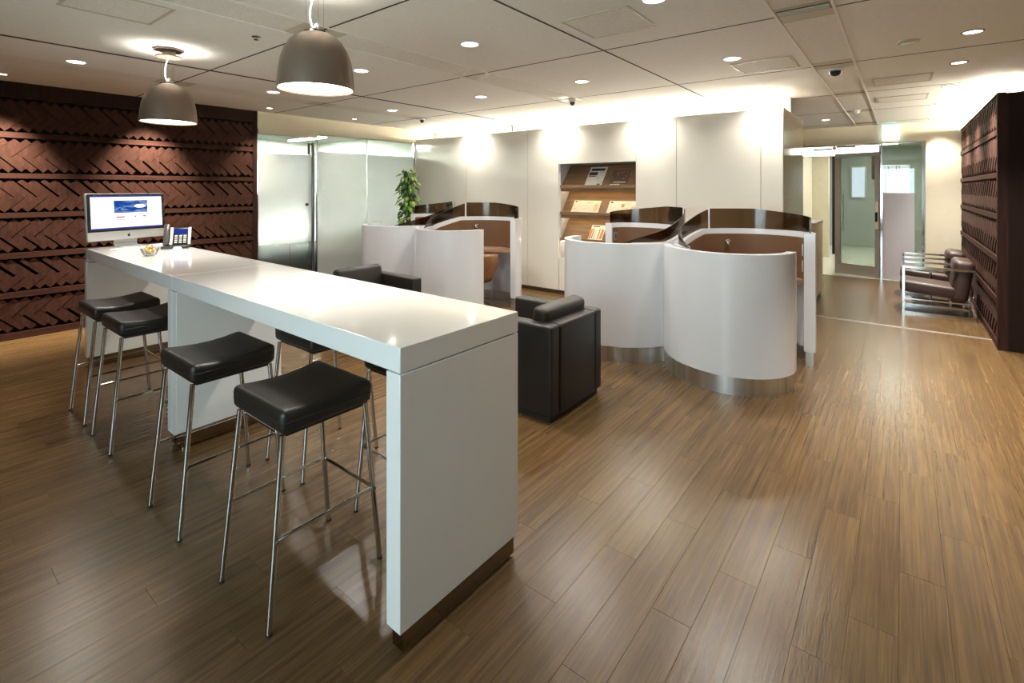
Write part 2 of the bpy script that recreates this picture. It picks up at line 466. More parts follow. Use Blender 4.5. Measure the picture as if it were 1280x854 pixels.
# ceiling: dark joint layer and panels
ceil = struct('ceiling', MB().box(XL - 0.25, X_OUT, Y_OUT, YF, ZC + 0.03, ZC + 0.10), M_CEILG, 'cream system ceiling with service strips', cat='ceiling')
gx = [XL - 0.05, -6.03, -5.76, -5.02, -3.38, -3.06, -1.85, -0.63, -0.32, 1.3, 2.75, X_OUT]
gy = [Y_OUT, -1.40, 0.24, 1.89, 3.53, 5.17, 6.86, 8.46, 10.09, YF]
wide = {-5.02: 0.022, -1.85: 0.006, -0.63: 0.002, -0.32: 0.002, -3.38: 0.003, -3.06: 0.003, -6.03: 0.002, -5.76: 0.002}
for i in range(len(gx) - 1):
    strip_ = (gx[i], gx[i + 1]) in ((-6.03, -5.76), (-3.38, -3.06), (-0.63, -0.32))
    for j in range(len(gy) - 1):
        a = wide.get(gx[i], 0.004); b = wide.get(gx[i + 1], 0.004)
        yg = 0.008
        mb = MB()
        if strip_:
            mb.box(gx[i] + a, gx[i + 1] - b, gy[j] + 0.16, gy[j + 1] - 0.16, ZC, ZC + 0.028)
            p = mb.build('service_panel', M_CEIL2, ceil, smooth=None)
            for (q0, q1) in ((gy[j] + yg, gy[j] + 0.157), (gy[j + 1] - 0.157, gy[j + 1] - yg)):
                if q1 - q0 > 0.05:
                    MB().box(gx[i] + a, gx[i + 1] - b, q0, q1, ZC + 0.001, ZC + 0.028).build('service_plate', M_CEILM, ceil, smooth=None)
        else:
            mb.box(gx[i] + a, gx[i + 1] - b, gy[j] + yg, gy[j + 1] - yg, ZC, ZC + 0.028)
            mb.build('ceiling_panel', M_CEIL, ceil, smooth=None)

for q in gy[1:-1]:
    MB().box(XL - 0.05, X_OUT, q - 0.0065, q + 0.0065, ZC - 0.0012, ZC + 0.002).build('joint_strip', M_CEILG, ceil, smooth=None)
for q, hw in ((-5.02, 0.021), (-1.85, 0.0085)):
    MB().box(q - hw, q + hw, Y_OUT, YF, ZC - 0.0016, ZC + 0.002).build('joint_strip', M_CEILG, ceil, smooth=None)
for q in (-3.38, -3.06, -0.63, -0.32):
    MB().box(q - 0.008, q + 0.008, Y_OUT, YF, ZC - 0.005, ZC + 0.002).build('joint_strip', M_CEIL, ceil, smooth=None)
# herringbone boards ------------------------------------------------------
ROWS = [(2.466, 2.12), (2.06, 1.70), (1.645, 1.295), (1.24, 0.884), (0.825, 0.485), (0.425, 0.07)]
BWID = 0.0605
S2 = math.sqrt(2)
def clip(poly, s0, s1):
    for (lim, sg) in ((s0, 1), (s1, -1)):
        out = []
        for i in range(len(poly)):
            a, b = poly[i], poly[(i + 1) % len(poly)]
            da, db = (a[0] - lim) * sg, (b[0] - lim) * sg
            if da >= 0: out.append(a)
            if da * db < 0:
                t = da / (da - db); out.append((a[0] + (b[0] - a[0]) * t, a[1] + (b[1] - a[1]) * t))
        poly = out
        if len(poly) < 3: return []
    return poly
def herringbone(parent, xb, face, y0, y1, visible, limit):
    """boards of six rows between y0 and y1 on the plane x = xb, standing out along face"""
    boards = []
    for ri, (zt, zb) in enumerate(ROWS):
        g = 0.004
        Lb = ((zt - zb - 2 * g) * S2 - BWID) / 2
        mid = zb + g + Lb / S2
        mir = ri % 2 == 1
        n0 = int((y0 - 0.5) / (S2 * BWID)); n1 = int((y1 + 0.5) / (S2 * BWID))
        for k in range(n0, n1 + 1):
            kw = k * BWID; e = 0.0003
            for kind in 'AB':
                if kind == 'A': u0, u1, v0, v1 = kw - Lb, kw, kw, kw + BWID
                else: u0, u1, v0, v1 = kw, kw + BWID, kw + BWID - Lb, kw + BWID
                u0 += e; u1 -= e; v0 += e; v1 -= e
                # every second falling board is narrower and leaves an open slot under it
                slot = (0.014, 0.024, 0.022, 0.018, 0.028, 0.026)[ri] * (0.6 + 0.4 * math.sin(k * 0.35 + ri))
                if k % 2 == 0:
                    if kind == 'A' and not mir: v0 += slot
                    if kind == 'B' and mir: u1 -= slot
                poly = [((u + v) / S2, (v - u) / S2 + mid) for u, v in ((u0, v0), (u1, v0), (u1, v1), (u0, v1))]
                if mir: poly = [(y0 + y1 - s, z) for s, z in poly]
                down = (kind == 'A') != mir          # long side runs like a backslash
                even = k % 2 == 0
                if down: dep = 0.054 if even else 0.049
                else: dep = 0.053 if even else 0.050
                full = clip(poly, y0, y1)
                if not full: continue
                cut = len(full) != 4 or max(abs(a[0] - b[0]) + abs(a[1] - b[1]) for a, b in zip(full, poly)) > 1e-6
                cs = sum(p[0] for p in full) / len(full); cz = sum(p[1] for p in full) / len(full)
                boards.append((cs, cz, full, cut, down, dep))
    cache = {}
    def key_vis(b):
        q = project((xb, b[0], b[1]))
        if not q or not visible(q): return 1e9
        return q[2]
    boards.sort(key=key_vis)
    restd = {True: MB(), False: MB()}
    for n, (cs, cz, full, cut, down, dep) in enumerate(boards):
        def solid(ox, oy):
            m_ = len(full); mb = MB()
            P0 = [(0, s - ox, z - oy) for s, z in full]; c = 0.0012
            cx = sum(s for s, z in full) / m_ - ox; cy = sum(z for s, z in full) / m_ - oy
            P1 = [(face * (dep - c), s, z) for _, s, z in P0]
            P2 = [(face * dep, s + (cx - s) * 0.008, z + (cy - z) * 0.008) for _, s, z in P0]
            mb.add(P0 + P1 + P2, [(i, (i + 1) % m_, m_ + (i + 1) % m_, m_ + i) for i in range(m_)] +
                   [(m_ + i, m_ + (i + 1) % m_, 2 * m_ + (i + 1) % m_, 2 * m_ + i) for i in range(m_)] + [tuple(range(2 * m_, 3 * m_))])
            return mb
        mt = M_TIMB if down else M_TIMF
        if n < limit and key_vis(boards[n]) < 1e8:
            if cut: me = solid(cs, cz).mesh('herringbone_board', mt, None)
            else:
                kk = (down, dep, round(full[0][0] - cs, 4), round(full[0][1] - cz, 4))
                if kk not in cache: cache[kk] = solid(cs, cz).mesh('herringbone_board', mt, None)
                me = cache[kk]
            link('herringbone_board', me, parent, (xb, cs, cz))
        else:
            mb = solid(0, 0)
            restd[down].add([(xb + x, s, z) for x, s, z in mb.v], mb.f)
    for d in restd:
        if restd[d].v:
            o = restd[d].build('herringbone_field', M_TIMB if d else M_TIMF, parent, smooth=None); tag(o, kind='stuff')
def rails(parent, x0, x1, y0, y1, yl, top):
    zs = [(ROWS[i][1], ROWS[i + 1][0]) for i in range(5)]
    for (za, zb) in zs:
        y = y0
        n = 0
        while y < y1 - 0.01:
            y2 = min(y1, y + yl)
            MB().box(x0, x1, y + 0.001, y2 - 0.001, zb + 0.001, za - 0.001).build('rail', M_TIMY, parent, smooth=None)
            y = y2
    MB().box(x0, x1, y0, y1, 0.0, ROWS[5][1] - 0.001).build('base_rail', M_TIMY, parent, smooth=None)
    MB().box(x0, x1, y0, y1, ROWS[0][0] + 0.001, top).build('top_rail', M_TIMZ, parent, smooth=None)

# left timber wall
YE = 3.29
wl = struct('wall_left', MB().box(XL - 0.24, XL - 0.062, Y_OUT, YE, 0, ZC + 0.03), M_TIMBK, 'dark timber feature wall of herringbone boards behind the computer', cat='wall')
herringbone(wl, XL - 0.062, 1, -1.2, YE - 0.055, lambda q: -30 < q[0] < 330 and not (q[0] > 112 and q[1] > 312 + max(0, q[0] - 239) * 0.2), 300)
rails(wl, XL - 0.062, XL, Y_OUT, YE - 0.055, 1.1, ZC)
MB().box(XL - 0.07, XL + 0.002, YE - 0.055, YE + 0.004, 0, ZC).build('stile', M_TIMZ, wl, smooth=None)
MB().box(XL - 0.062, XL - 0.006, Y_OUT, -1.2, 0.07, 2.46).build('plain_panel', M_TIMZ, wl, smooth=None)

# right timber block wall
RT = 2.45
wr = struct('wall_right', MB().box(XR + 0.062, 2.6, 6.66, YF, 0, RT - 0.02), M_TIMBK, 'dark timber herringbone wall behind the brown lounge chairs', cat='wall')
herringbone(wr, XR + 0.062, -1, 6.655, YF - 0.02, lambda q: True, 240)
rails(wr, XR, XR + 0.062, 6.655, YF, 1.1, RT)
MB().box(XR - 0.004, XR + 0.07, 6.60, 6.655, 0, RT).build('stile', M_TIMZ, wr, smooth=None)
MB().box(XR + 0.07, 2.6, 6.60, 6.66, 0, RT).build('end_panel', M_TIMEND, wr, smooth=None)
# cove tubes on top of the block
for k in range(3):
    tb = thing('fluorescent_tube', 'fluorescent tube lying in the cove on top of the timber wall', 'light', (0.92, 6.78 + k * 1.22, RT - 0.02), 0, 'tubes in the timber wall cove')
    MB().cyl((0, 0.03, 0.035), (0, 1.17, 0.035), 0.016, n=10).build('tube', M_TUBE2, tb)
    MB().box(-0.03, 0.03, 0, 1.2, 0, 0.015).box(-0.02, 0.02, 0, 0.03, 0.015, 0.055).box(-0.02, 0.02, 1.17, 1.2, 0.015, 0.055).build('batten', M_WPLAS, tb)

# header and frosted glass on the left, with the meeting room behind
XG = XL + 0.0
tr2 = struct('trim_2', MB().box(XL - 0.10, XL + 0.01, YE + 0.004, 6.62, 2.385, ZC + 0.03), M_CREAM, 'cream header above the frosted glass partition', cat='header')
M_FDOOR = frosted('frost_door', [(0.0, 0.03), (0.55, 0.08), (0.78, 0.30), (0.98, 0.80), (1.25, 0.93), (2.045, 0.92), (2.065, 0.0)])
M_FFIX = frosted('frost_fixed', [(0.0, 0.95), (2.115, 0.95), (2.135, 0.0)])
d1 = struct('door_1', MB().box(XG - 0.012, XG, YE + 0.02, 4.185, 0.01, 2.32), M_FDOOR, 'frosted glass door fading to clear, beside the timber wall', cat='door')
MB().box(XG - 0.05, XG + 0.018, YE + 0.012, 4.20, 2.32, 2.384).build('door_rail', M_BRONZE if False else M_CREAM, d1)
hd = MB()
for xx in (XG + 0.055, XG - 0.065):
    hd.cyl((xx, 4.10, 0.22), (xx, 4.10, 2.24), 0.021, n=14)
for zz in (0.35, 2.215):
    hd.cyl((XG - 0.065, 4.10, zz), (XG + 0.055, 4.10, zz), 0.009, n=10)
hd.build('pull_bar', simple('dark_chrome', rgb(120, 118, 114), 0.14, metal=1.0), d1)
MB().cyl((XG - 0.03, 4.03, 1.30), (XG + 0.02, 4.03, 1.30), 0.022, n=16).build('lock', M_BLACK, d1)
for n_, (a, b) in enumerate(((4.20, 5.11), (5.118, 6.12))):
    wd = struct('window_%d' % (n_ + 1), MB().box(XG - 0.012, XG, a + 0.004, b - 0.002, 0.01, 2.384), M_FFIX, ('fixed frosted glass panel next to the glass door', 'fixed frosted glass panel in the corner by the white wall')[n_], cat='window')
    MB().box(XG - 0.016, XG + 0.004, a + 0.0, a + 0.006, 0.0, 2.384).build('glass_joint', M_GLASS, wd)
    MB().box(XG - 0.02, XG + 0.008, a, b, 0, 0.01).build('channel', M_ALU, wd)
MB().box(XG - 0.02, XG + 0.03, 6.12, 6.15, 0, 2.40).build('jamb', M_ALU, tr2)
# meeting room behind the glass
struct('floor_meeting', MB().box(-11.2, XL - 0.25, 2.6, 6.9, -0.08, 0.0), simple('meeting_carpet', rgb(40, 44, 42), 0.9, var=0.1, scale=60), 'dark carpet of the room behind the frosted glass')
struct('wall_meeting', MB().box(-11.2, -11.1, 2.6, 6.9, 0, ZC).box(-11.1, XL - 0.02, 6.62, 6.72, 0, ZC).box(-11.1, XL - 0.24, 2.6, 2.7, 0, ZC), simple('meeting_paint', rgb(150, 152, 144), 0.8), 'pale walls of the room behind the frosted glass')
struct('ceiling_meeting', MB().box(-11.2, XL - 0.02, 2.6, 6.9, ZC, ZC + 0.1), M_CEIL, 'pale ceiling of the room behind the frosted glass')
struct('sill_meeting', MB().box(XL - 0.25, XL - 0.0, YE, 6.62, -0.08, 0.0), M_BRONZE, 'dark sill under the glass partition')
for k in range(2):
    cl = thing('ceiling_light', 'long ceiling light in the room behind the frosted glass', 'light', (-9.9, 3.9 + 1.7 * k, ZC), 0, 'ceiling lights of the room behind the glass')
    MB().box(-0.65, 0.65, -0.09, 0.09, -0.04, -0.001).build('housing', M_WPLAS, cl)
    MB().box(-0.62, 0.62, -0.07, 0.07, -0.044, -0.0405).build('diffuser', emit('meeting_light', (0.97, 1.0, 0.95), 1250), cl)

M_CAB = simple('cabinet_dark', rgb(26, 30, 28), 0.6)
cz = thing('added_dark_cabinet', 'added dark cabinet that darkens the view through the clear foot of the glass door', 'cabinet', (-8.6, 3.2, 0))  # guessed cabinet, added so the clear part of the glass looks onto dark
MB().rbox(0, 0.45, 0, 2.2, 0.05, 1.45, 0.004, 2).build('body', M_CAB, cz)
MB().box(0.03, 0.42, 0.03, 2.17, 0, 0.05).build('plinth', M_BLACK, cz)
for k in range(4):
    dd_ = MB().box(0.451, 0.466, 0.01 + k * 0.5475, 0.5475 + k * 0.5475, 0.07, 1.44).build('cabinet_door', M_CAB, cz)
    MB().box(0.467, 0.48, 0.05 + k * 0.5475, 0.06 + k * 0.5475, 0.55, 0.70).build('handle', M_RUBBER, dd_)
# white panel wall with the magazine niche
NX0, NX1, NZ0, NZ1, ND = -3.955, -2.755, 0.535, 1.90, 0.33
WT = 2.44
XE = -1.03
wb = MB()
wb.box(XL, NX0, YB + 0.03, YB + 0.05 + ND, 0.0, WT - 0.04).box(NX1, XE - 0.02, YB + 0.03, YB + 0.05 + ND, 0.0, WT - 0.04)
wb.box(NX0, NX1, YB + 0.03, YB + 0.05 + ND, 0.0, NZ0 - 0.02).box(NX0, NX1, YB + 0.03, YB + 0.05 + ND, NZ1 + 0.01, WT - 0.04)
wall_b = struct('wall_back', wb, M_CREAM, 'glossy white panel wall with a lit magazine niche', cat='wall')
xs = [XL + 0.035, -5.80, -4.52, NX0, NX1, -2.215, -1.255, XE]
for i in range(len(xs) - 1):
    a, b = xs[i] + 0.003, xs[i + 1] - 0.003
    if i == 3:
        MB().box(a, b, YB, YB + 0.028, 0.06, NZ0 - 0.002).build('wall_panel', M_PANEL, wall_b, smooth=None)
        MB().box(a, b, YB, YB + 0.028, NZ1 + 0.002, WT).build('wall_panel', M_PANEL, wall_b, smooth=None)
    else:
        MB().box(a, b, YB, YB + 0.028, 0.06, WT).build('wall_panel', M_PANEL, wall_b, smooth=None)
struct('baseboard_back', MB().box(XL + 0.03, XE - 0.005, YB + 0.008, YB + 0.03, 0, 0.058), M_BRONZE, 'dark bronze skirting under the white panel wall', cat='baseboard')
struct('wall_end', MB().box(XE - 0.02, XE, YB + 0.03, 7.55, 0, WT).box(-2.4, XE - 0.02, 7.45, 7.55, 0, WT), M_BEIGE, 'glossy beige stone end of the white panel wall', cat='wall')
struct('wall_cove', MB().box(XL - 0.02, XE - 0.02, 6.72, 6.78, 0.0, ZC + 0.03), M_CREAM, 'cream wall behind the ceiling cove', cat='wall')
xx = XL + 0.12
k = 0
while xx < XE - 0.5:
    ln = min(1.2, XE - 0.08 - xx)
    tb = thing('fluorescent_tube', 'fluorescent tube lying in the cove behind the white wall', 'light', (xx, YB + 0.27, WT - 0.04), 0, 'tubes in the white wall cove')
    MB().cyl((0.03, 0, 0.035), (ln - 0.03, 0, 0.035), 0.016, n=10).build('tube', M_TUBE, tb)
    MB().box(0, ln, -0.03, 0.03, 0, 0.015).box(0, 0.03, -0.02, 0.02, 0.015, 0.055).box(ln - 0.03, ln, -0.02, 0.02, 0.015, 0.055).build('batten', M_WPLAS, tb)
    xx += ln + 0.02
# niche lining
nl = MB().box(NX0 - 0.001, NX0 + 0.012, YB + 0.028, YB + ND, NZ0, NZ1).box(NX1 - 0.012, NX1 + 0.001, YB + 0.028, YB + ND, NZ0, NZ1)
nl.box(NX0, NX1, YB + 0.028, YB + ND, NZ0 - 0.018, NZ0).box(NX0, NX1, YB + 0.028, YB + ND, NZ1, NZ1 + 0.01).box(NX0, NX1, YB + ND, YB + ND + 0.015, NZ0, NZ1)
nl.build('niche_lining', M_WHITEB, wall_b, smooth=None)

# entrance glass front and lobby
HZ = 2.32
struct('wall_front', MB().box(-2.4, 0.30, YF, YF + 0.12, HZ, ZC + 0.03).box(0.30, XR + 0.1, YF, YF + 0.12, 0, ZC + 0.03).box(-2.4, -1.55, YF, YF + 0.12, 0, HZ), M_CREAM, 'cream wall around the glass entrance', cat='wall')
e2 = struct('window_3', MB().box(-0.27, 0.255, YF + 0.03, YF + 0.042, 0.01, HZ - 0.01), M_GLASSD, 'fixed clear glass panel beside the entrance door', cat='window')
MB().box(-0.29, -0.262, YF - 0.01, YF + 0.06, 0, HZ).build('post', M_CHROME, e2)
MB().box(0.255, 0.285, YF - 0.01, YF + 0.06, 0, HZ).build('post', M_CHROME, e2)
MB().box(-0.262, 0.255, YF, YF + 0.05, HZ - 0.02, HZ).build('top_rail', M_CHROME, e2)
MB().box(-0.262, 0.16, YF + 0.022, YF + 0.029, 0.012, 1.47).build('frost_film', M_FILM, e2)
# door leaf hinged on the post, standing ajar into the lobby
ang = R(158)
Ml = Matrix.Translation((-0.292, YF + 0.03, 0)) @ Matrix.Rotation(ang, 4, 'Z')
LW = 0.72; LH = 2.17
mb = MB().box(0.075, LW - 0.09, -0.006, 0.006, 0.20, LH - 0.07, Ml)
d2 = struct('door_2', mb, M_GLASSD, 'glass entrance door with mirror steel frame standing ajar', cat='door')
MB().box(0.0, LW, -0.02, 0.02, 0.012, 0.20, Ml).build('bottom_rail', M_SATIN, d2)
MB().box(0.0, LW, -0.02, 0.02, LH - 0.07, LH, Ml).build('top_rail', M_CHROME, d2)
MB().box(0.0, 0.075, -0.02, 0.02, 0.20, LH - 0.07, Ml).build('stile', M_SATIN, d2)
MB().box(LW - 0.09, LW, -0.02, 0.02, 0.20, LH - 0.07, Ml).build('stile', M_SATIN, d2)
MB().box(0.012, 0.06, 0.021, 0.05, 0.85, 1.32, Ml).build('lock_case', M_CREAM, d2)
MB().box(0.02, 0.05, 0.051, 0.07, 0.98, 1.14, Ml).build('card_reader', M_BLACK, d2)
MB().tube([Ml @ Vector(p) for p in ((0.62, -0.022, 0.75), (0.62, -0.06, 0.78), (0.62, -0.06, 1.45), (0.62, -0.022, 1.48))], 0.011).build('pull_bar', M_CHROME, d2)
tr3 = struct('trim_3', MB().box(-1.55, -0.29, YF + 0.01, YF + 0.05, HZ - 0.03, HZ), M_CHROME, 'steel head rail of the glass entrance', cat='rail')
for a, b, za in ((-1.27, -0.985, HZ - 0.085), (-0.915, -0.64, HZ - 0.055)):
    MB().box(a, b, YF + 0.008, YF + 0.03, za, za + 0.024).build('door_closer', M_BLACK, tr3)
MB().cyl((-0.95, YF + 0.0, HZ - 0.06), (-0.95, YF + 0.04, HZ - 0.06), 0.03, n=20).build('closer_pivot', M_CHROME, tr3)
# lobby shell
struct('floor_lobby', MB().box(-2.6, 3.0, YF, 16.2, -0.08, -0.001), M_STONE, 'pale polished stone floor of the lobby beyond the entrance')
struct('ceiling_lobby', MB().box(-2.6, 3.0, YF + 0.12, 16.2, 2.62, 2.72), simple('lobby_ceiling', rgb(176, 180, 166), 0.8), 'ceiling of the lobby beyond the entrance')
struct('wall_lobby', MB().box(-2.6, 3.0, 16.1, 16.2, 0, 2.62).box(2.9, 3.0, YF + 0.12, 16.1, 0, 2.62), M_LOBBY, 'grey green end wall of the lobby', cat='wall')
wll = struct('wall_lobby_left', MB().box(-1.75, -1.62, YF + 0.12, 13.2, 0, 2.62).box(-1.75, -1.30, 13.2, 13.35, 0, 2.62), simple('lobby_cream', rgb(206, 200, 176), 0.5), 'pale panelled left wall of the lobby', cat='wall')
struct('baseboard_lobby', MB().box(-1.63, -1.61, YF + 0.12, 13.2, 0, 0.07), M_BLACK, 'dark skirting of the lobby wall')
for n_, (pa, pb, z0, lab) in enumerate(((-1.30, -1.18, 0.0, 'narrow timber herringbone pier at the left of the lobby'), (-0.545, -0.425, 1.75, 'short timber herringbone bulkhead in the lobby'))):
    wlt = struct('wall_lobby_timber_%d' % (n_ + 1), MB().box(pa, pb, 13.9, 14.05, z0, 2.62), M_TIMBK, lab, cat='wall')
    for k in range(int((2.55 - z0) / 0.155)):
        for sgn in (-1, 1):
            Mk = Matrix.Translation(((pa + pb) / 2 + sgn * 0.026, 13.895, z0 + 0.06 + k * 0.155)) @ Matrix.Rotation(sgn * R(45), 4, 'Y')
            MB().box(-0.036, 0.036, -0.012, 0.005, -0.020, 0.020, Mk).build('herringbone_board', M_TIMY, wlt, smooth=None)
for (a, b, z0, z1, n_) in ((-1.05, -0.78, 1.32, 2.10, 4), (-0.37, 0.13, 1.40, 2.12, 5)):
    wv = struct('window_%d' % n_, MB().box(a, b, 16.07, 16.09, z0, z1), emit('lobby_window_%d' % n_, (0.80, 0.88, 1.0), 1.1), ('narrow bright window at the end of the lobby', 'wide bright window at the end of the lobby')[n_ - 4], cat='window')
    MB().box(a - 0.03, a, 16.04, 16.1, z0 - 0.03, z1 + 0.03).box(b, b + 0.03, 16.04, 16.1, z0 - 0.03, z1 + 0.03).box(a, b, 16.04, 16.1, z1, z1 + 0.03).box(a, b, 16.04, 16.1, z0 - 0.03, z0).build('window_frame', M_ALU, wv)
    if n_ == 5:
        for q in (a + 0.08, a + 0.24, a + 0.30):
            MB().box(q, q + 0.025, 16.05, 16.068, z0 + 0.45, z1).build('mullion', M_LOBBY, wv)
for k in range(3):
    cl_ = thing('lobby_light', 'square ceiling light glowing in the lobby', 'light', (-0.35 + 0.0 * k, 12.0 + k * 1.3, 2.62), 0, 'lobby ceiling lights')
    MB().box(-0.3, 0.3, -0.3, 0.3, -0.02, -0.001).build('frame', M_WPLAS, cl_)
    MB().box(-0.27, 0.27, -0.27, 0.27, -0.024, -0.0205).build('diffuser', emit('lobby_lens', (1, 0.97, 0.90), 40.0), cl_)
tb = thing('cove_light', 'long light box glowing above the glass entrance door', 'light', (-1.6, YF + 0.55, 2.15), 0)
MB().box(0, 1.28, 0.005, 0.12, 0.0, 0.25).box(0.1, 0.13, 0.05, 0.08, 0.25, 0.47).box(1.1, 1.13, 0.05, 0.08, 0.25, 0.47).build('housing', M_WPLAS, tb)
MB().box(0.01, 1.27, 0.0, 0.0045, 0.01, 0.24).build('diffuser', emit('front_strip', (1.0, 0.95, 0.84), 2.6), tb)

# the rest of the room, behind and right of the camera, with its window
struct('wall_rear', MB().box(XL - 0.25, -2.3, Y_OUT - 0.1, Y_OUT, 0, ZC + 0.03).box(0.4, X_OUT, Y_OUT - 0.1, Y_OUT, 0, ZC + 0.03).box(-2.3, 0.4, Y_OUT - 0.1, Y_OUT, 0, 0.5).box(-2.3, 0.4, Y_OUT - 0.1, Y_OUT, 2.3, ZC + 0.03), M_CREAM, 'cream wall behind the camera', cat='wall')
struct('wall_side', MB().box(X_OUT, X_OUT + 0.1, Y_OUT - 0.1, YF, 0, ZC + 0.1).box(2.6, X_OUT, 7.2, 7.3, 0, ZC + 0.03), M_CREAM, 'cream wall on the window side of the room', cat='wall')
w6 = struct('window_6', MB().box(-2.3, 0.4, Y_OUT - 0.06, Y_OUT - 0.05, 0.5, 2.3), M_GLASS, 'window behind the camera', cat='window')
for q in (-2.3, -1.4, -0.52, 0.36):
    MB().box(q, q + 0.04, Y_OUT - 0.08, Y_OUT - 0.02, 0.5, 2.3).build('mullion', M_ALU, w6)
day = lamp('daylight', 'AREA', (-0.95, Y_OUT - 0.2, 1.4), WIN_W, COOL, shape='RECTANGLE', size=2.7, size_y=1.8)
day.rotation_euler = (R(90), 0, 0)

# ------------------------------------------------------------------ bar tables
TZ = 1.022
def bar_table(name, label, loc, rz, length):
    t = thing(name, label, 'table', loc, rz)
    D = 0.62; TK = 0.085; LT = 0.073
    top = MB().rbox(-length + 0.001, 0, 0, D, TZ - TK, TZ, 0.003, 2).build('tabletop', M_WHITE, t, smooth=20)
    for x0, x1 in ((-LT, 0.0), (-length + 0.001, -length + LT)):
        p = MB().rbox(x0, x1, 0.0, D, 0.085, TZ - TK - 0.004, 0.003, 2).build('end_panel', M_WHITE, t, smooth=20)
        MB().box(x0 + 0.008, x1 - 0.008, 0.02, D - 0.02, 0.012, 0.0845).build('plinth', M_PLINTH, p)
        for yy in (0.05, D - 0.05):
            MB().cyl(((x0 + x1) / 2, yy, 0), ((x0 + x1) / 2, yy, 0.0115), 0.018, n=12).build('glide', M_CHROME, p)
    return t
TR = R(-0.8)
T0 = Vector((-1.284, 1.048, 0))
LN = 2.123
bar_table('bar_table', 'long white gloss bar table with nothing on it', T0, TR, LN)
T1 = T0 + Vector((-LN * math.cos(TR), -LN * math.sin(TR), 0))
bar_table('bar_table', 'long white gloss bar table carrying the desktop computer', T1, TR, 2.17)

# ------------------------------------------------------------------ bar stools
def bar_stool():
    t = thing('bar_stool', '', 'stool')
    # saddle seat: concave along y, raised at both ends
    def sad(p):
        k = p.y / 0.185
        if p.z > 0.72: p.z += -0.014 + 0.022 * k * k - 0.006 * max(0, -k) ** 3
        p.x *= 1.0 - 0.02 * (1 if p.z < 0.70 else 0)
        return p
    st = MB().rbox(-0.205, 0.205, -0.19, 0.19, 0.668, 0.757, 0.026, 4, fn=sad, cuts=4).build('seat', M_LEATH, t, smooth=60)
    MB().tube([(cx_ * (0.172 + 0.030 * abs(math.cos(a))) , cy_ * (0.157 + 0.030 * abs(math.sin(a))), 0.712) for cx_, cy_, a in [(1 if (q // 6) in (0, 3) else -1, 1 if (q // 6) in (0, 1) else -1, R(90 * (q // 6) + 18 * (q % 6))) for q in range(24)]], 0.0055, 6, closed=True).build('seam', M_LEATH, st)
    MB().box(-0.175, 0.175, -0.16, 0.16, 0.655, 0.669).build('seat_plate', M_RUBBER, t)
    top = 0.662
    feet = {}
    for sx in (-1, 1):
        for sy in (-1, 1):
            a = Vector((sx * 0.190, sy * 0.231, 0.008)); b = Vector((sx * 0.168, sy * 0.172, top))
            feet[(sx, sy)] = (a, b)
            lg = MB().cyl(a, b, 0.0105, n=14).build('leg', M_CHROME, t)
            MB().cyl((a.x, a.y, 0.0), (a.x, a.y, 0.010), 0.0108, n=12).build('foot_cap', M_RUBBER, lg)
    def on(k, z):
        a, b = feet[k]; f = (z - a.z) / (b.z - a.z); return a.lerp(b, f)
    for sx in (-1, 1):
        MB().cyl(on((sx, -1), 0.305), on((sx, 1), 0.305), 0.006, n=10).build('footrail', M_CHROME, t)
    MB().cyl(on((-1, 1), 0.305), on((1, 1), 0.305), 0.006, n=10).build('footrail', M_CHROME, t)
    for k in feet:
        q = on(k, 0.305); MB().cyl(q + Vector((0.012 * k[0], 0, 0)), q + Vector((0.017 * k[0], 0, 0)), 0.006, n=8).build('bolt', M_CHROME, t)
    return t
G = 'bar stools around the white bar tables'
st = bar_stool()
near = [(-1.905, 1.062, 0, 'black leather bar stool beside the outer end panel of the empty bar table'),
        (-2.672, 1.045, 0, 'black leather bar stool in front of the middle panel, at the empty bar table'),
        (-3.785, 1.060, 0, 'black leather bar stool just past the middle panel, at the computer table'),
        (-4.370, 1.062, 0, 'black leather bar stool at the computer end of the bar tables')]
far = [(-1.86, 1.64, 1, 'black bar stool mostly hidden behind the outer end panel, on the armchair side'),
       (-2.65, 1.60, 1, 'black bar stool under the empty bar table, on the armchair side near the middle panel'),
       (-4.08, 1.66, 1, 'black bar stool behind the middle panel, on the far side of the computer table')]
for i, (x, y, f, lab) in enumerate(near + far):
    if i == 0:
        st.location = (x, y, 0); st['label'] = lab; st['group'] = G
    else:
        dup(st, (x, y, 0), PI * f, lab, G)

# ------------------------------------------------------------------ things on the table
def table_pt(x, y, z=TZ):
    return (x, y, z)
# desktop computer, facing along the table
ca = math.atan2(0.283, 0.96)
M_PC = simple('silver_casing', rgb(214, 214, 212), 0.35, metal=0.3, var=0.02)
pc = thing('desktop_computer', 'slim aluminium all-in-one desktop computer with a lit white page on screen', 'computer', (-5.50, 1.405, TZ), ca)
Mt = Matrix.Translation((0, 0, 0.065)) @ Matrix.Rotation(R(-4), 4, 'Y')
MB().rbox(-0.030, 0.0, -0.325, 0.325, 0.0, 0.412, 0.008, 3, Mt).build('casing', M_PC, pc)
MB().box(0.0005, 0.0035, -0.321, 0.321, 0.078, 0.408, Mt).build('bezel', M_BLACK, pc)
def screen_mat():
    m = bpy.data.materials.new('screen_page'); m.use_nodes = True
    nt = m.node_tree; nt.nodes.clear()
    o = nd(nt, 'ShaderNodeOutputMaterial'); e = nd(nt, 'ShaderNodeEmission'); e.inputs[1].default_value = 1.15
    nz = nd(nt, 'ShaderNodeTexNoise'); nz.inputs['Scale'].default_value = 2.0
    mx = nd(nt, 'ShaderNodeMix', data_type='RGBA'); mx.inputs[6].default_value = (0.93, 0.96, 1, 1); mx.inputs[7].default_value = (0.97, 0.98, 1, 1)
    nt.links.new(nz.outputs[0], mx.inputs[0]); nt.links.new(mx.outputs[2], e.inputs[0]); nt.links.new(e.outputs[0], o.inputs[0])
    return m
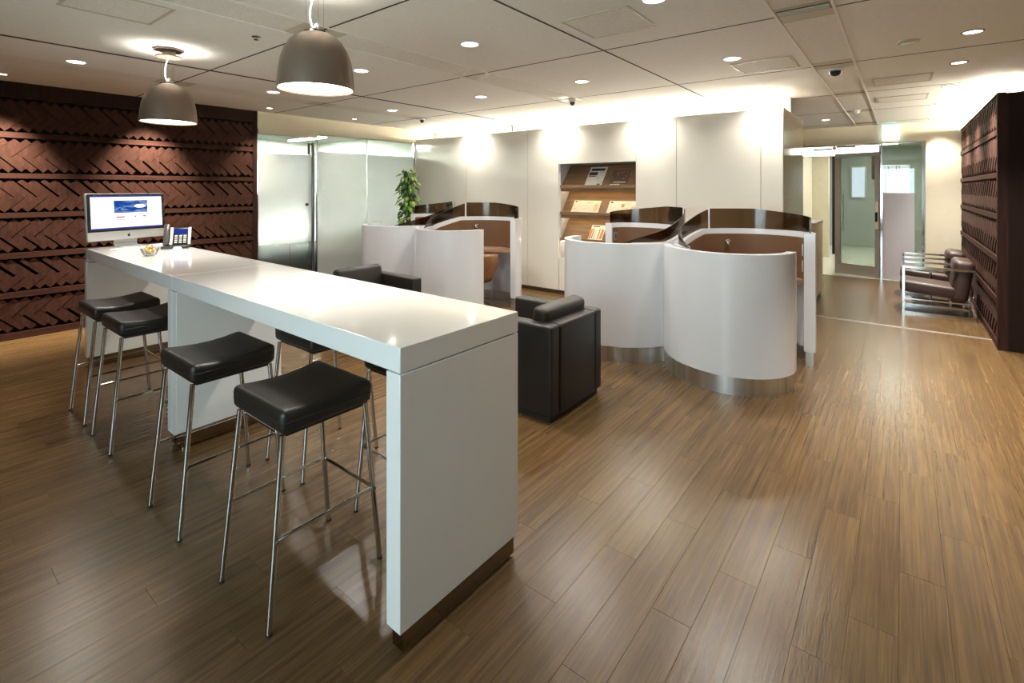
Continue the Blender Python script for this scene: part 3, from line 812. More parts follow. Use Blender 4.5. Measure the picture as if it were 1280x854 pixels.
scr = MB().box(0.0036, 0.0046, -0.295, 0.295, 0.100, 0.390, Mt).build('screen', screen_mat(), pc)
def banner_mat():
    m = bpy.data.materials.new('screen_banner'); m.use_nodes = True
    nt = m.node_tree; nt.nodes.clear()
    o = nd(nt, 'ShaderNodeOutputMaterial'); e = nd(nt, 'ShaderNodeEmission'); e.inputs[1].default_value = 0.9
    tc = nd(nt, 'ShaderNodeTexCoord'); nz = nd(nt, 'ShaderNodeTexNoise'); nz.inputs['Scale'].default_value = 14; nz.inputs['Distortion'].default_value = 1.2
    mp = nd(nt, 'ShaderNodeMapping'); mp.inputs['Scale'].default_value = (1, 0.7, 2.2)
    nt.links.new(tc.outputs['Object'], mp.inputs[0]); nt.links.new(mp.outputs[0], nz.inputs['Vector'])
    rp = nd(nt, 'ShaderNodeValToRGB'); rp.color_ramp.elements[0].position = 0.45; rp.color_ramp.elements[0].color = rgb(24, 70, 150)
    rp.color_ramp.elements[1].position = 0.75; rp.color_ramp.elements[1].color = rgb(150, 185, 225)
    nt.links.new(nz.outputs[0], rp.inputs[0]); nt.links.new(rp.outputs[0], e.inputs[0]); nt.links.new(e.outputs[0], o.inputs[0])
    return m
X1 = 0.0047
MB().box(X1, X1 + 0.0004, -0.115, 0.165, 0.238, 0.348, Mt).build('banner', banner_mat(), scr)
E_BLUE = emit('screen_blue', lin(70) and rgb(60, 66, 170), 1.0); E_RED = emit('screen_red', rgb(180, 40, 50), 0.9); E_GREY = emit('screen_grey', rgb(150, 156, 180), 0.9); E_WHT = emit('screen_white', (1, 1, 1), 1.1)
MB().box(X1, X1 + 0.0004, -0.295, 0.295, 0.380, 0.390, Mt).box(X1, X1 + 0.0004, -0.295, 0.295, 0.100, 0.110, Mt).build('menu_bar', E_BLUE, scr)
MB().add([(X1 + 0.0008, 0.10 + 0.05 * math.cos(a), 0.296 + 0.017 * math.sin(a)) for a in [2 * PI * i / 20 for i in range(20)]] , [tuple(range(20))], Mt).build('cloud', E_WHT, scr)
MB().box(X1, X1 + 0.0006, 0.095, 0.155, 0.325, 0.330, Mt).box(X1, X1 + 0.0006, 0.095, 0.155, 0.335, 0.340, Mt).box(X1, X1 + 0.0006, -0.105, 0.15, 0.245, 0.249, Mt).build('banner_text', E_GREY, scr)
MB().box(X1, X1 + 0.0005, -0.10, -0.03, 0.196, 0.206, Mt).build('red_text', E_RED, scr)
MB().box(X1, X1 + 0.0005, -0.118, 0.0, 0.176, 0.181, Mt).box(X1, X1 + 0.0005, 0.05, 0.085, 0.176, 0.180, Mt).box(X1, X1 + 0.0005, 0.13, 0.16, 0.176, 0.180, Mt).box(X1, X1 + 0.0005, 0.05, 0.065, 0.194, 0.208, Mt).box(X1, X1 + 0.0005, 0.125, 0.15, 0.196, 0.210, Mt).build('page_text', E_GREY, scr)
# fruit emblem on the chin: round body with a bite and a leaf
em = MB()
ep = []
for i in range(28):
    a = 2 * PI * i / 28
    rr = 0.0125 * (1 - 0.10 * abs(math.sin(a)) ** 8)
    y, z = rr * math.cos(a), rr * 1.05 * math.sin(a)
    d = math.hypot(y - 0.0145, z - 0.002)
    if d < 0.0065: y = 0.0145 - 0.0065 * (0.0145 - y) / max(d, 1e-5) if y < 0.0145 else y; y = min(y, 0.0085)
    ep.append((0.0008, y, 0.036 + z))
em.add(ep, [tuple(range(28))], Mt)
em.add([(0.0008, 0.000, 0.051), (0.0008, 0.004, 0.058), (0.0008, 0.005, 0.053)], [(0, 1, 2)], Mt)
em.build('emblem', M_BLACK, pc)
sm = MB()
pth = [(-0.02, 0.16), (-0.045, 0.10), (-0.05, 0.03), (-0.035, 0.008), (0.0, 0.006), (0.075, 0.005)]
for i in range(len(pth) - 1):
    (a, za), (b, zb) = pth[i], pth[i + 1]
    sm.add([(a, -0.095, za), (a, 0.095, za), (b, 0.095, zb), (b, -0.095, zb), (a - 0.006, -0.095, za - 0.005), (a - 0.006, 0.095, za - 0.005), (b - 0.004, 0.095, zb - 0.005), (b - 0.004, -0.095, zb - 0.005)],
           [(0, 1, 2, 3), (4, 7, 6, 5), (0, 3, 7, 4), (1, 5, 6, 2), (0, 4, 5, 1), (3, 2, 6, 7)])
sm.build('stand', M_PC, pc)
# keyboard
kb = thing('keyboard', 'slim white keyboard lying in front of the desktop computer', 'keyboard', (-5.22, 1.40, TZ), ca)
MB().rbox(-0.055, 0.055, -0.20, 0.20, 0.0, 0.010, 0.003, 2).build('base', M_WPLAS, kb)
ky = MB()
for r_ in range(5):
    for c_ in range(14):
        ky.box(-0.05 + r_ * 0.02, -0.033 + r_ * 0.02, -0.193 + c_ * 0.0276, -0.169 + c_ * 0.0276, 0.0105, 0.013)
tag(ky.build('keys', M_WPLAS, kb, smooth=None), kind='stuff')
# mains cable hanging over the table edge
cp = crom([(-5.545, 1.20, TZ + 0.006), (-5.52, 1.17, TZ + 0.006), (-5.47, 1.13, TZ + 0.010), (-5.42, 1.088, TZ + 0.008), (-5.40, 1.078, TZ - 0.04), (-5.37, 1.085, TZ - 0.092), (-5.30, 1.14, TZ - 0.096), (-5.22, 1.25, TZ - 0.092)], 8)
tag(MB().tube(cp, 0.0035, 6).build('power_cable', M_BLACK, loc=(0, 0, 0)), 'thin black power cable looped over the table edge', 'cable')
# paper beside the computer
pp = thing('paper_stack', 'flat pale papers lying behind the computer', 'paper', (-5.38, 1.63, TZ), R(6))
MB().box(-0.10, 0.10, -0.075, 0.075, 0, 0.003).build('sheet', simple('paper_blue', rgb(200, 206, 226), 0.7), pp)
MB().box(-0.09, 0.08, -0.07, 0.07, 0.0032, 0.0055, Matrix.Rotation(R(8), 4, 'Z')).build('sheet', M_WPLAS, pp)
# telephone
ph = thing('desk_telephone', 'black and silver desk telephone with blue display and handset', 'telephone', (-5.03, 1.63, TZ), R(-28))
MB().rbox(-0.11, 0.12, -0.10, 0.10, 0.0, 0.022, 0.008, 3).build('base', M_BLACK, ph)
Mp = Matrix.Translation((0.01, 0, 0.02)) @ Matrix.Rotation(R(-22), 4, 'Y')
MB().rbox(-0.02, 0.0, -0.055, 0.10, 0.0, 0.165, 0.006, 3, Mp).build('body', M_BLACK, ph)
MB().box(0.001, 0.003, -0.03, 0.075, 0.105, 0.150, Mp).build('display', emit('phone_lcd', rgb(40, 60, 150), 0.8), ph)
MB().rbox(-0.004, 0.006, -0.055, -0.033, 0.005, 0.165, 0.003, 2, Mp).rbox(-0.004, 0.006, 0.08, 0.102, 0.005, 0.165, 0.003, 2, Mp).build('side_strip', M_WPLAS, ph)
kk = MB()
for a in range(3):
    for b in range(4):
        kk.box(0.001, 0.005, -0.02 + a * 0.033, 0.002 + a * 0.033, 0.02 + b * 0.02, 0.032 + b * 0.02, Mp)
kk.build('keypad', M_STEEL, ph, smooth=None)
MB().rbox(-0.02, 0.015, -0.105, -0.062, 0.0, 0.20, 0.012, 3, Mp).build('handset', simple('handset_grey', rgb(96, 92, 88), 0.25, metal=0.4), ph)
tag(MB().lathe([(0.0, 0.0), (0.035, 0.0), (0.04, 0.008), (0.030, 0.018), (0.0, 0.022)], 20).build('puck', M_WPLAS, loc=(-4.88, 1.585, TZ)), 'small white oval mouse lying before the telephone', 'mouse').scale = (1.3, 0.8, 1)
# candy bowl
bw = thing('candy_bowl', 'small clear glass bowl holding wrapped candies', 'bowl', (-4.575, 1.30, TZ))
MB().lathe([(0.001, 0.0), (0.030, 0.0), (0.045, 0.012), (0.058, 0.04), (0.064, 0.058), (0.061, 0.058), (0.055, 0.04), (0.042, 0.016), (0.001, 0.006)], 28).build('bowl', glass('bowl_glass', (0.93, 0.95, 0.95, 1), 0.08), bw)
CC = [('gold', rgb(206, 160, 40)), ('yellow', rgb(226, 198, 70)), ('pink', rgb(222, 120, 140)), ('orange', rgb(214, 120, 50))]
CM = [simple('wrapper_' + n, c, 0.25, var=0.1, metal=0.2) for n, c in CC]
cme = []
for m_ in CM:
    q = MB().lathe([(0.008, -0.018), (0.002, -0.010), (0.008, -0.007), (0.0095, 0.0), (0.008, 0.007), (0.002, 0.010), (0.008, 0.018)], 10)
    cme.append(q.mesh('wrapped_candy', m_))
for i in range(14):
    ring = 5 if i < 5 else 5
    lvl = 0 if i < 5 else (1 if i < 10 else 2)
    a = i * 1.257 + lvl * 0.6; rad = (0.016, 0.026, 0.013)[lvl]
    c_ = i % 4
    o = link('wrapped_candy', cme[c_], None, (-4.575 + rad * math.cos(a), 1.30 + rad * math.sin(a), TZ + 0.026 + 0.019 * lvl))
    o.rotation_euler = (R(70 + 25 * math.sin(i * 2.1)), R(20 * math.cos(i)), a + 1.2)
    tag(o, '%s wrapped candy in the glass bowl' % CC[c_][0], 'candy', '%s candies in the bowl' % CC[c_][0])

# ------------------------------------------------------------------ black leather armchairs (built facing -X)
def armchair(label, loc, rz):
    t = thing('armchair', label, 'armchair', loc, rz)
    Wd, Dp, Hh = 0.345, 0.38, 0.64
    MB().box(-Dp + 0.03, Dp - 0.03, -Wd + 0.03, Wd - 0.03, 0.0, 0.045).build('plinth', M_RUBBER, t)
    for s in (-1, 1):
        y0, y1 = (Wd - 0.11, Wd) if s > 0 else (-Wd, -Wd + 0.11)
        MB().rbox(-Dp, Dp - 0.005, y0, y1, 0.04, Hh, 0.022, 4).build('arm', M_LEATH, t)
    bk = MB().rbox(Dp - 0.15, Dp, -Wd + 0.105, Wd - 0.105, 0.04, Hh, 0.018, 4).build('back', M_LEATH, t)
    MB().tube([(Dp + 0.001, -Wd + 0.108, 0.07), (Dp + 0.001, -Wd + 0.108, Hh - 0.02), (Dp - 0.03, -Wd + 0.108, Hh + 0.001), (Dp - 0.14, -Wd + 0.108, Hh + 0.001)], 0.003, 6).tube([(Dp + 0.001, Wd - 0.108, 0.07), (Dp + 0.001, Wd - 0.108, Hh - 0.02), (Dp - 0.03, Wd - 0.108, Hh + 0.001), (Dp - 0.14, Wd - 0.108, Hh + 0.001)], 0.003, 6).build('piping', M_LEATH, bk)
    MB().box(-Dp + 0.02, Dp - 0.15, -Wd + 0.11, Wd - 0.11, 0.045, 0.27).build('seat_box', M_LEATH, t)
    MB().rbox(-Dp - 0.005, Dp - 0.24, -Wd + 0.112, Wd - 0.112, 0.272, 0.41, 0.035, 4).build('seat_cushion', M_LEATH, t)
    Mc = Matrix.Translation((Dp - 0.20, 0, 0.41)) @ Matrix.Rotation(R(9), 4, 'Y')
    MB().rbox(-0.065, 0.065, -Wd + 0.075, Wd - 0.075, 0.0, 0.325, 0.045, 5, Mc).build('back_cushion', M_LEATH, t)
    return t
armchair('black leather cube armchair with its back towards the end of the bar table', (-2.165, 3.04, 0), 0)
armchair('black leather cube armchair half hidden behind the long white table', (-4.24, 3.09, 0), PI)

# ------------------------------------------------------------------ curved work booths
def booth(label, loc, rz):
    t = thing('work_booth', label, 'booth', loc, rz)
    Y0 = 4.33
    half = [(0.0, 0.02), (0.09, -0.09), (0.20, -0.21), (0.34, -0.30), (0.50, -0.345), (0.65, -0.345), (0.79, -0.29), (0.90, -0.20), (0.97, -0.09), (1.0, 0.03), (0.995, 0.12)]
    full = [(-x, y) for x, y in half[:0:-1]] + half
    near_ = crom(full, 5)
    H1, H2, B = 1.05, 1.15, 0.135
    nw = MB().strip(near_, 0.07, B, H1).build('front_wall', M_WHITEB, t, smooth=50)
    MB().strip(near_, 0.05, 0.0, B - 0.002).build('steel_base', M_STEEL, nw, smooth=50)
    for sx in (-1, 1):
        back = [(1.0, 0.72), (0.985, 0.83), (0.92, 0.93), (0.80, 1.0), (0.62, 1.035), (0.45, 1.01), (0.30, 0.93), (0.17, 0.80), (0.085, 0.66), (0.055, 0.50), (0.05, 0.36), (0.055, 0.24), (0.085, 0.13), (0.15, 0.02), (0.24, -0.10)]
        bp = [(sx * x, y) for x, y in crom(back, 5)]
        n = len(bp)
        rim = [H2 - (H2 - H1) * min(1, max(0, (0.66 - p[1]) / 0.50)) - 0.0015 * (p[1] < 0.2) if i > n * 0.5 else H2 for i, p in enumerate(bp)]
        bw_ = MB().strip(bp, 0.085, 0.12, rim).build('rear_wall', M_WHITEB, t, smooth=50)
        MB().strip(bp, 0.06, 0.0, 0.1195).build('steel_base', M_STEEL, bw_, smooth=50)
        # the strip normal is left of travel: travelling right to left over the back, the inside is on the left
        ins = 1 if sx > 0 else -1
        lin_ = [(Vector(p)) for p in bp]
        off = []
        for i in range(n):
            d = (lin_[min(i + 1, n - 1)] - lin_[max(i - 1, 0)]).normalized(); nn = Vector((-d.y, d.x)) * ins
            off.append(lin_[i] + nn * 0.0475)
        MB().strip(off[1:-4], 0.008, 0.70, [z - 0.05 for z in rim[1:-4]]).build('lining', M_BROWN, bw_, smooth=50)
        # desk: half moon against the rear wall
        dk = [off[i] + (Vector((sx * 0.53, 0.55)) - off[i]) * 0.015 for i in range(3, 38)]
        poly = [tuple(p) for p in dk]
        front = [(poly[-1][0] + sx * 0.10, poly[-1][1] - 0.03), (sx * 0.53, 0.60), (poly[0][0] - sx * 0.06, poly[0][1] - 0.02)]
        MB().prism(poly + front, 0.70, 0.73).build('desk', M_DESK, t)
        # smoked screen on the rear wall, running down the divider and tapering on the front rim
        gp = list(bp[2:]) + [(sx * 0.30, -0.17)]
        m_ = len(gp); L = [0.0]
        for i in range(1, m_): L.append(L[-1] + (Vector(gp[i]) - Vector(gp[i - 1])).length)
        nb = 36
        zt, zb = [], []
        for i in range(m_):
            base = rim[min(i + 2, n - 1)] + 0.0006
            zb.append(base)
            if i < nb: zt.append(1.275 + 0.07 * min(1, L[i] / L[nb - 1] * 1.6))
            else:
                f = (L[i] - L[nb - 1]) / (L[-1] - L[nb - 1]); zt.append(max(base + 0.004, 1.345 - (1.345 - H1 - 0.004) * f ** 0.9))
        MB().strip(gp, 0.010, zb, zt).build('smoked_screen', M_SMOKE, t, smooth=50)
        MB().box(sx * 0.125 - 0.009, sx * 0.125 + 0.009, 0.727, 0.745, H2, 1.347).build('screen_post', M_WPLAS, t)
        # reading lamp on the lining
        li = off[33]; c = Vector((sx * 0.53, 0.55)); dd = (c - li).normalized()
        a = Vector((li.x, li.y, 1.02)); b = a + Vector((dd.x, dd.y, 0)) * 0.06
        MB().cyl(a, b, 0.012, n=12).lathe([(0.0, -0.034), (0.018, -0.029), (0.030, -0.017), (0.034, 0.0), (0.030, 0.017), (0.018, 0.029), (0.0, 0.034)], 20, tuple(b)).build('reading_lamp', M_CHROME, t)
        # socket plates on the inside of the end post
        for zz in (0.86, 1.0):
            q = off[3]; q = (q.x - sx * 0.007, q.y)
            pl = MB().box(q[0] - 0.004, q[0] + 0.004, q[1] - 0.035, q[1] + 0.035, zz - 0.05, zz + 0.05).build('socket_plate', M_ALU, t)
            MB().box(q[0] - 0.006, q[0] + 0.006, q[1] - 0.008, q[1] + 0.008, zz - 0.025, zz + 0.025).build('socket', M_BLACK, pl)
    return t
booth('white S-shaped work booth with smoked screens in front of the magazine niche', (-1.68, 4.34, 0), R(-4))
booth('white S-shaped work booth with smoked screens beside the tall green plant', (-4.985, 4.385, 0), R(-1))

# tan tub chair in the booth
tc_ = thing('tub_chair', 'tan leather tub chair on a chrome star base inside the booth', 'chair', (-4.37, 4.78, 0), R(150))
tubp = MB(); n = 28; prof = []
vs_ = []; fs = []
for j in range(9):
    for i in range(n + 1):
        a = R(-140 + 280 * i / n); f = j / 8
        lift = 0.36 * f * (0.62 + 0.38 * math.cos(a / 1.75))
        r_ = 0.20 + 0.075 * math.sin(f * PI * 0.62) + 0.02 * f
        vs_.append((-r_ * math.cos(a), r_ * math.sin(a), 0.36 + lift))
for j in range(8):
    for i in range(n):
        fs.append((j * (n + 1) + i, j * (n + 1) + i + 1, (j + 1) * (n + 1) + i + 1, (j + 1) * (n + 1) + i))
tubp.add(vs_, fs)
sh = tubp.build('shell', M_TAN, tc_, smooth=60)
so = sh.modifiers.new('thick', 'SOLIDIFY'); so.thickness = 0.05; so.offset = 0
MB().lathe([(0.0, 0.33), (0.17, 0.34), (0.215, 0.38), (0.21, 0.44), (0.16, 0.46), (0.0, 0.46)], 28).build('seat', M_TAN, tc_, smooth=60)
MB().cyl((0, 0, 0.06), (0, 0, 0.34), 0.025, n=16).build('column', M_CHROME, tc_)
for k in range(4):
    a = k * PI / 2 + 0.5
    pts = crom([(0.02 * math.cos(a), 0.02 * math.sin(a), 0.10), (0.15 * math.cos(a), 0.15 * math.sin(a), 0.075), (0.29 * math.cos(a), 0.29 * math.sin(a), 0.012)], 5)
    MB().tube(pts, 0.012, 8).build('base_arm', M_CHROME, tc_)

# ------------------------------------------------------------------ tall climbing plant
pt = thing('potted_plant', 'tall leafy green climbing plant on a pole in the corner', 'plant', (-6.55, 5.52, 0))
MB().lathe([(0.0, 0.0), (0.15, 0.0), (0.18, 0.36), (0.165, 0.36), (0.14, 0.30), (0.0, 0.30)], 28).build('pot', M_WPLAS, pt)
MB().cyl((0, 0, 0.28), (0, 0, 1.80), 0.035, n=12).build('moss_pole', M_STEM, pt)
lf = MB()
rnd = random.Random(3)
for i in range(520):
    z = 0.36 + (i / 520) * 1.50
    a = rnd.uniform(0, 2 * PI); rad = rnd.uniform(0.05, 0.17) * (1 - 0.35 * max(0, (z - 1.6) / 0.26))
    s = rnd.uniform(0.045, 0.075)
    Mx = Matrix.Translation((rad * math.cos(a), rad * math.sin(a), z + rnd.uniform(-0.03, 0.03))) @ Matrix.Rotation(a, 4, 'Z') @ Matrix.Rotation(R(rnd.uniform(15, 75)), 4, 'Y') @ Matrix.Rotation(R(rnd.uniform(-35, 35)), 4, 'X')
    lf.add([(0, 0, 0), (0.35 * s, 0.45 * s, -0.04 * s), (0.9 * s, 0.42 * s, -0.12 * s), (1.6 * s, 0, -0.3 * s), (0.9 * s, -0.42 * s, -0.12 * s), (0.35 * s, -0.45 * s, -0.04 * s), (0.8 * s, 0, 0.04 * s)],
           [(0, 1, 6), (1, 2, 6), (2, 3, 6), (3, 4, 6), (4, 5, 6), (5, 0, 6)], Mx)
tag(lf.build('foliage', M_GREEN, pt, smooth=None), kind='stuff')

# ------------------------------------------------------------------ magazine shelves and magazines
def paper(name, base, inks, sc):
    m, nt, b = new_mat(name)
    tc = nd(nt, 'ShaderNodeTexCoord'); mp = nd(nt, 'ShaderNodeMapping'); mp.inputs['Scale'].default_value = (1, 3, 3)
    nt.links.new(tc.outputs['Object'], mp.inputs[0])
    nz = nd(nt, 'ShaderNodeTexNoise'); nz.inputs['Scale'].default_value = sc; nz.inputs['Detail'].default_value = 2
    nt.links.new(mp.outputs[0], nz.inputs['Vector'])
    rp = nd(nt, 'ShaderNodeValToRGB'); cr = rp.color_ramp; cr.interpolation = 'CONSTANT'
    cr.elements[0].position = 0; cr.elements[0].color = base
    cr.elements[1].position = 0.60; cr.elements[1].color = inks[0]
    for i, c in enumerate(inks[1:]):
        e = cr.elements.new(0.66 + 0.05 * i); e.color = c
    nt.links.new(nz.outputs[0], rp.inputs[0]); nt.links.new(rp.outputs[0], b.inputs['Base Color']); b.inputs['Roughness'].default_value = 0.55
    return m
shelf_z = [1.585, 1.20, 0.82]
LABS = ['top', 'middle', 'lowest']
slope_M = []
for i, z in enumerate(shelf_z):
    zt = NZ1 + 0.028 if i == 0 else shelf_z[i - 1] - 0.02
    y0, y1 = YB + 0.045, YB + ND - 0.015
    s = thing('display_shelf', 'sloping brown wood display shelf, %s of the three in the lit wall niche' % LABS[i], 'shelf', (NX0 + 0.013, y0, z))
    Ln = NX1 - NX0 - 0.026
    dz = zt - z; dy = y1 - y0; tt = 0.014
    ln = math.hypot(dz, dy); ny, nz_ = dz / ln, -dy / ln
    MB().add([(0, 0, -0.03), (Ln, 0, -0.03), (Ln, dy, dz - 0.03), (0, dy, dz - 0.03), (0, ny * tt, -0.03 + nz_ * tt), (Ln, ny * tt, -0.03 + nz_ * tt), (Ln, dy + 0.0, dz - 0.03 - tt * 1.8), (0, dy + 0.0, dz - 0.03 - tt * 1.8)],
             [(0, 1, 2, 3), (4, 7, 6, 5), (0, 4, 5, 1), (1, 5, 6, 2), (2, 6, 7, 3), (3, 7, 4, 0)]).build('sloping_board', M_SHELF, s, smooth=None)
    MB().box(0, Ln, -0.03, 0.0, -0.038, 0.008).build('lip', M_SHELF, s, smooth=None)
    if i < 2:
        MB().box(0, Ln, -0.005, 0.022, -0.085, -0.0385).build('underside_fascia', M_SHELF, s, smooth=None)
        MB().box(0.02, Ln - 0.02, 0.024, 0.036, -0.060, -0.052).build('led_strip', M_LED, s, smooth=None)
    else:
        MB().box(0.02, Ln - 0.02, 0.004, 0.016, -0.052, -0.044).build('led_strip', M_LED, s, smooth=None)
        MB().box(0.24, 0.262, 0.0, 0.03, z * 0 - 0.27, -0.0525).build('bracket', M_SHELF, s, smooth=None)
    slope_M.append((y0, z - 0.03, dy, dz))
def magazine(si, xc, wd, ht, label, m_, extra=None, skew=0.0):
    y0, z0, dy, dz = slope_M[si]
    ang = math.atan2(dz, dy)
    t = thing('magazine', label, 'magazine', (xc, y0, z0), 0)
    Mm = Matrix.Rotation(ang, 4, 'X') @ Matrix.Translation((0, 0.012, 0.001)) @ Matrix.Rotation(skew, 4, 'Z')
    MB().box(-wd / 2, wd / 2, 0, ht, 0.0, 0.006, Mm).build('cover', m_, t, smooth=None)
    for (a, b, c, d, mm, nm) in (extra or []):
        MB().box(-wd / 2 + a * wd, -wd / 2 + b * wd, c * ht, d * ht, 0.0062, 0.0068, Mm).build(nm, mm, t, smooth=None)
INK = simple('ink_dark', rgb(46, 44, 52), 0.6); INKR = simple('ink_red', rgb(170, 52, 44), 0.6); INKO = simple('ink_orange', rgb(222, 120, 54), 0.6); INKG = simple('ink_green', rgb(120, 140, 70), 0.6); INKY = simple('ink_cream', rgb(214, 200, 168), 0.6)
magazine(0, -3.43, 0.27, 0.36, 'white magazine with dark headline blocks on the top shelf of the niche', paper('page_a', rgb(226, 224, 218), [rgb(205, 202, 198), rgb(190, 186, 182)], 16),
         [(0.1, 0.9, 0.80, 0.93, INK, 'headline'), (0.05, 0.55, 0.58, 0.74, INK, 'headline'), (0.08, 0.5, 0.50, 0.56, INKR, 'headline'), (0.7, 0.9, 0.10, 0.15, INK, 'caption')])
magazine(0, -3.05, 0.26, 0.29, 'dark brown magazine with mottled cover on the top shelf of the niche', paper('page_b', rgb(96, 76, 60), [rgb(40, 38, 44), rgb(190, 180, 170), rgb(160, 60, 60)], 30),
         [(0.2, 0.85, 0.86, 0.93, INKR, 'headline'), (0.05, 0.6, 0.10, 0.16, INKY, 'caption'), (0.2, 0.9, 0.24, 0.30, INKY, 'caption')])
magazine(1, -3.57, 0.44, 0.23, 'open cream newspaper with a black footer mark on the middle shelf', paper('page_c', rgb(232, 224, 204), [rgb(214, 200, 170), rgb(196, 178, 140)], 22),
         [(0.12, 0.2, 0.0, 0.10, INK, 'footer'), (0.22, 0.27, 0.0, 0.12, INK, 'footer'), (0.80, 0.95, 0.2, 0.8, INKY, 'column'), (0.05, 0.12, 0.86, 0.95, INK, 'caption')])
magazine(1, -2.99, 0.46, 0.23, 'open cream newspaper with a small round picture on the middle shelf', paper('page_d', rgb(234, 228, 210), [rgb(216, 204, 176), rgb(200, 184, 150)], 22),
         [(0.05, 0.13, 0.84, 0.95, INK, 'caption'), (0.42, 0.52, 0.55, 0.80, simple('ink_tan', rgb(190, 150, 100), 0.6), 'picture'), (0.75, 0.95, 0.1, 0.6, INKY, 'column')])
magazine(2, -3.40, 0.22, 0.27, 'white magazine with orange and green stripes on the lowest shelf', paper('page_e', rgb(232, 228, 216), [rgb(214, 206, 190)], 18),
         [(0.02, 0.16, 0.15, 0.75, INKO, 'stripe'), (0.2, 0.28, 0.15, 0.80, INKG, 'stripe'), (0.34, 0.46, 0.12, 0.78, INKY, 'stripe'), (0.62, 0.70, 0.15, 0.78, INKG, 'stripe'), (0.78, 0.95, 0.15, 0.75, INKO, 'stripe'), (0.1, 0.6, 0.88, 0.94, INK, 'headline')])

# ------------------------------------------------------------------ chrome lounge chairs (facing -X)
def lounge_chair(label, loc):
    t = thing('lounge_chair', label, 'chair', loc)
    Wd, Dp, Hh, r_ = 0.56, 0.68, 0.585, 0.013
    for y in (0.0, Wd):
        MB().box(0, 0.026, y - r_, y + r_, 0.0, Hh).box(Dp - 0.026, Dp, y - r_, y + r_, 0.0, Hh).box(0.026, Dp - 0.026, y - r_, y + r_, Hh - 0.026, Hh).box(0.026, Dp - 0.026, y - r_, y + r_, 0.0, 0.024).build('side_frame', M_CHROME, t, smooth=None)
        MB().box(0.026, Dp - 0.026, y - 0.008, y + 0.008, 0.17, 0.186).build('side_rail', M_CHROME, t, smooth=None)
    MB().box(0.005, 0.021, r_, Wd - r_, 0.14, 0.165).build('cross_bar', M_CHROME, t, smooth=None)
    MB().box(Dp - 0.021, Dp - 0.005, r_, Wd - r_, 0.14, 0.165).build('cross_bar', M_CHROME, t, smooth=None)
    MB().box(0.10, Dp - 0.05, r_ + 0.01, Wd - r_ - 0.01, 0.10, 0.115).build('base_plate', M_CHROME, t, smooth=None)
    MB().box(0.45, 0.47, 0.10, 0.13, 0.115, 0.21).box(0.45, 0.47, Wd - 0.13, Wd - 0.10, 0.115, 0.21).build('strut', M_CHROME, t, smooth=None)
    Ms = Matrix.Rotation(R(5), 4, 'Y')
    MB().rbox(-0.05, 0.50, 0.022, Wd - 0.022, 0.255, 0.40, 0.045, 5, Ms).build('seat_cushion', M_LEATHB, t)
    Mb = Matrix.Translation((0.44, 0, 0.19)) @ Matrix.Rotation(R(8), 4, 'Y')
    MB().rbox(0.0, 0.17, 0.022, Wd - 0.022, 0.0, 0.42, 0.06, 5, Mb).build('back_cushion', M_LEATHB, t)
    hd_ = Matrix.Translation((0.47, 0, 0.52)) @ Matrix.Rotation(R(6), 4, 'Y')
    MB().rbox(0.0, 0.20, 0.018, Wd - 0.018, 0.0, 0.17, 0.06, 5, hd_).build('headrest', M_LEATHB, t)
    return t
lounge_chair('brown leather lounge chair in a chrome frame, beside the floor threshold lines', (0.0, 7.90, 0))
lounge_chair('brown leather lounge chair in a chrome frame, between round table and entrance', (0.0, 9.02, 0))
rt_ = thing('side_table', 'small round glass side table on a chrome disc base between the lounge chairs', 'table', (0.30, 8.74, 0))
MB().lathe([(0.0, 0.0), (0.16, 0.0), (0.16, 0.008), (0.02, 0.016), (0.0, 0.016)], 36).build('base', M_CHROME, rt_)
MB().cyl((0, 0, 0.015), (0, 0, 0.442), 0.014, n=14).build('stem', M_CHROME, rt_)
MB().lathe([(0.0, 0.442), (0.205, 0.442), (0.21, 0.447), (0.205, 0.452), (0.0, 0.452)], 40).build('top', M_GLASS, rt_)
MB().tube([(0.212 * math.cos(a), 0.212 * math.sin(a), 0.447) for a in [2 * PI * i / 40 for i in range(40)]], 0.006, 6, closed=True).build('rim', M_CHROME, rt_)
# white counter beyond the booth
ct = thing('reception_counter', 'plain white counter standing behind the beige wall end', 'counter', (-1.45, 7.78, 0))
MB().rbox(0.0, 0.53, 0.0, 0.80, 0.06, 1.05, 0.003, 2).build('body', M_CREAM, ct)
MB().rbox(-0.005, 0.535, -0.005, 0.805, 1.0505, 1.08, 0.003, 2).build('top', M_WHITEB, ct)
MB().box(0.02, 0.51, 0.02, 0.78, 0.0, 0.06).build('plinth', M_BRONZE, ct)

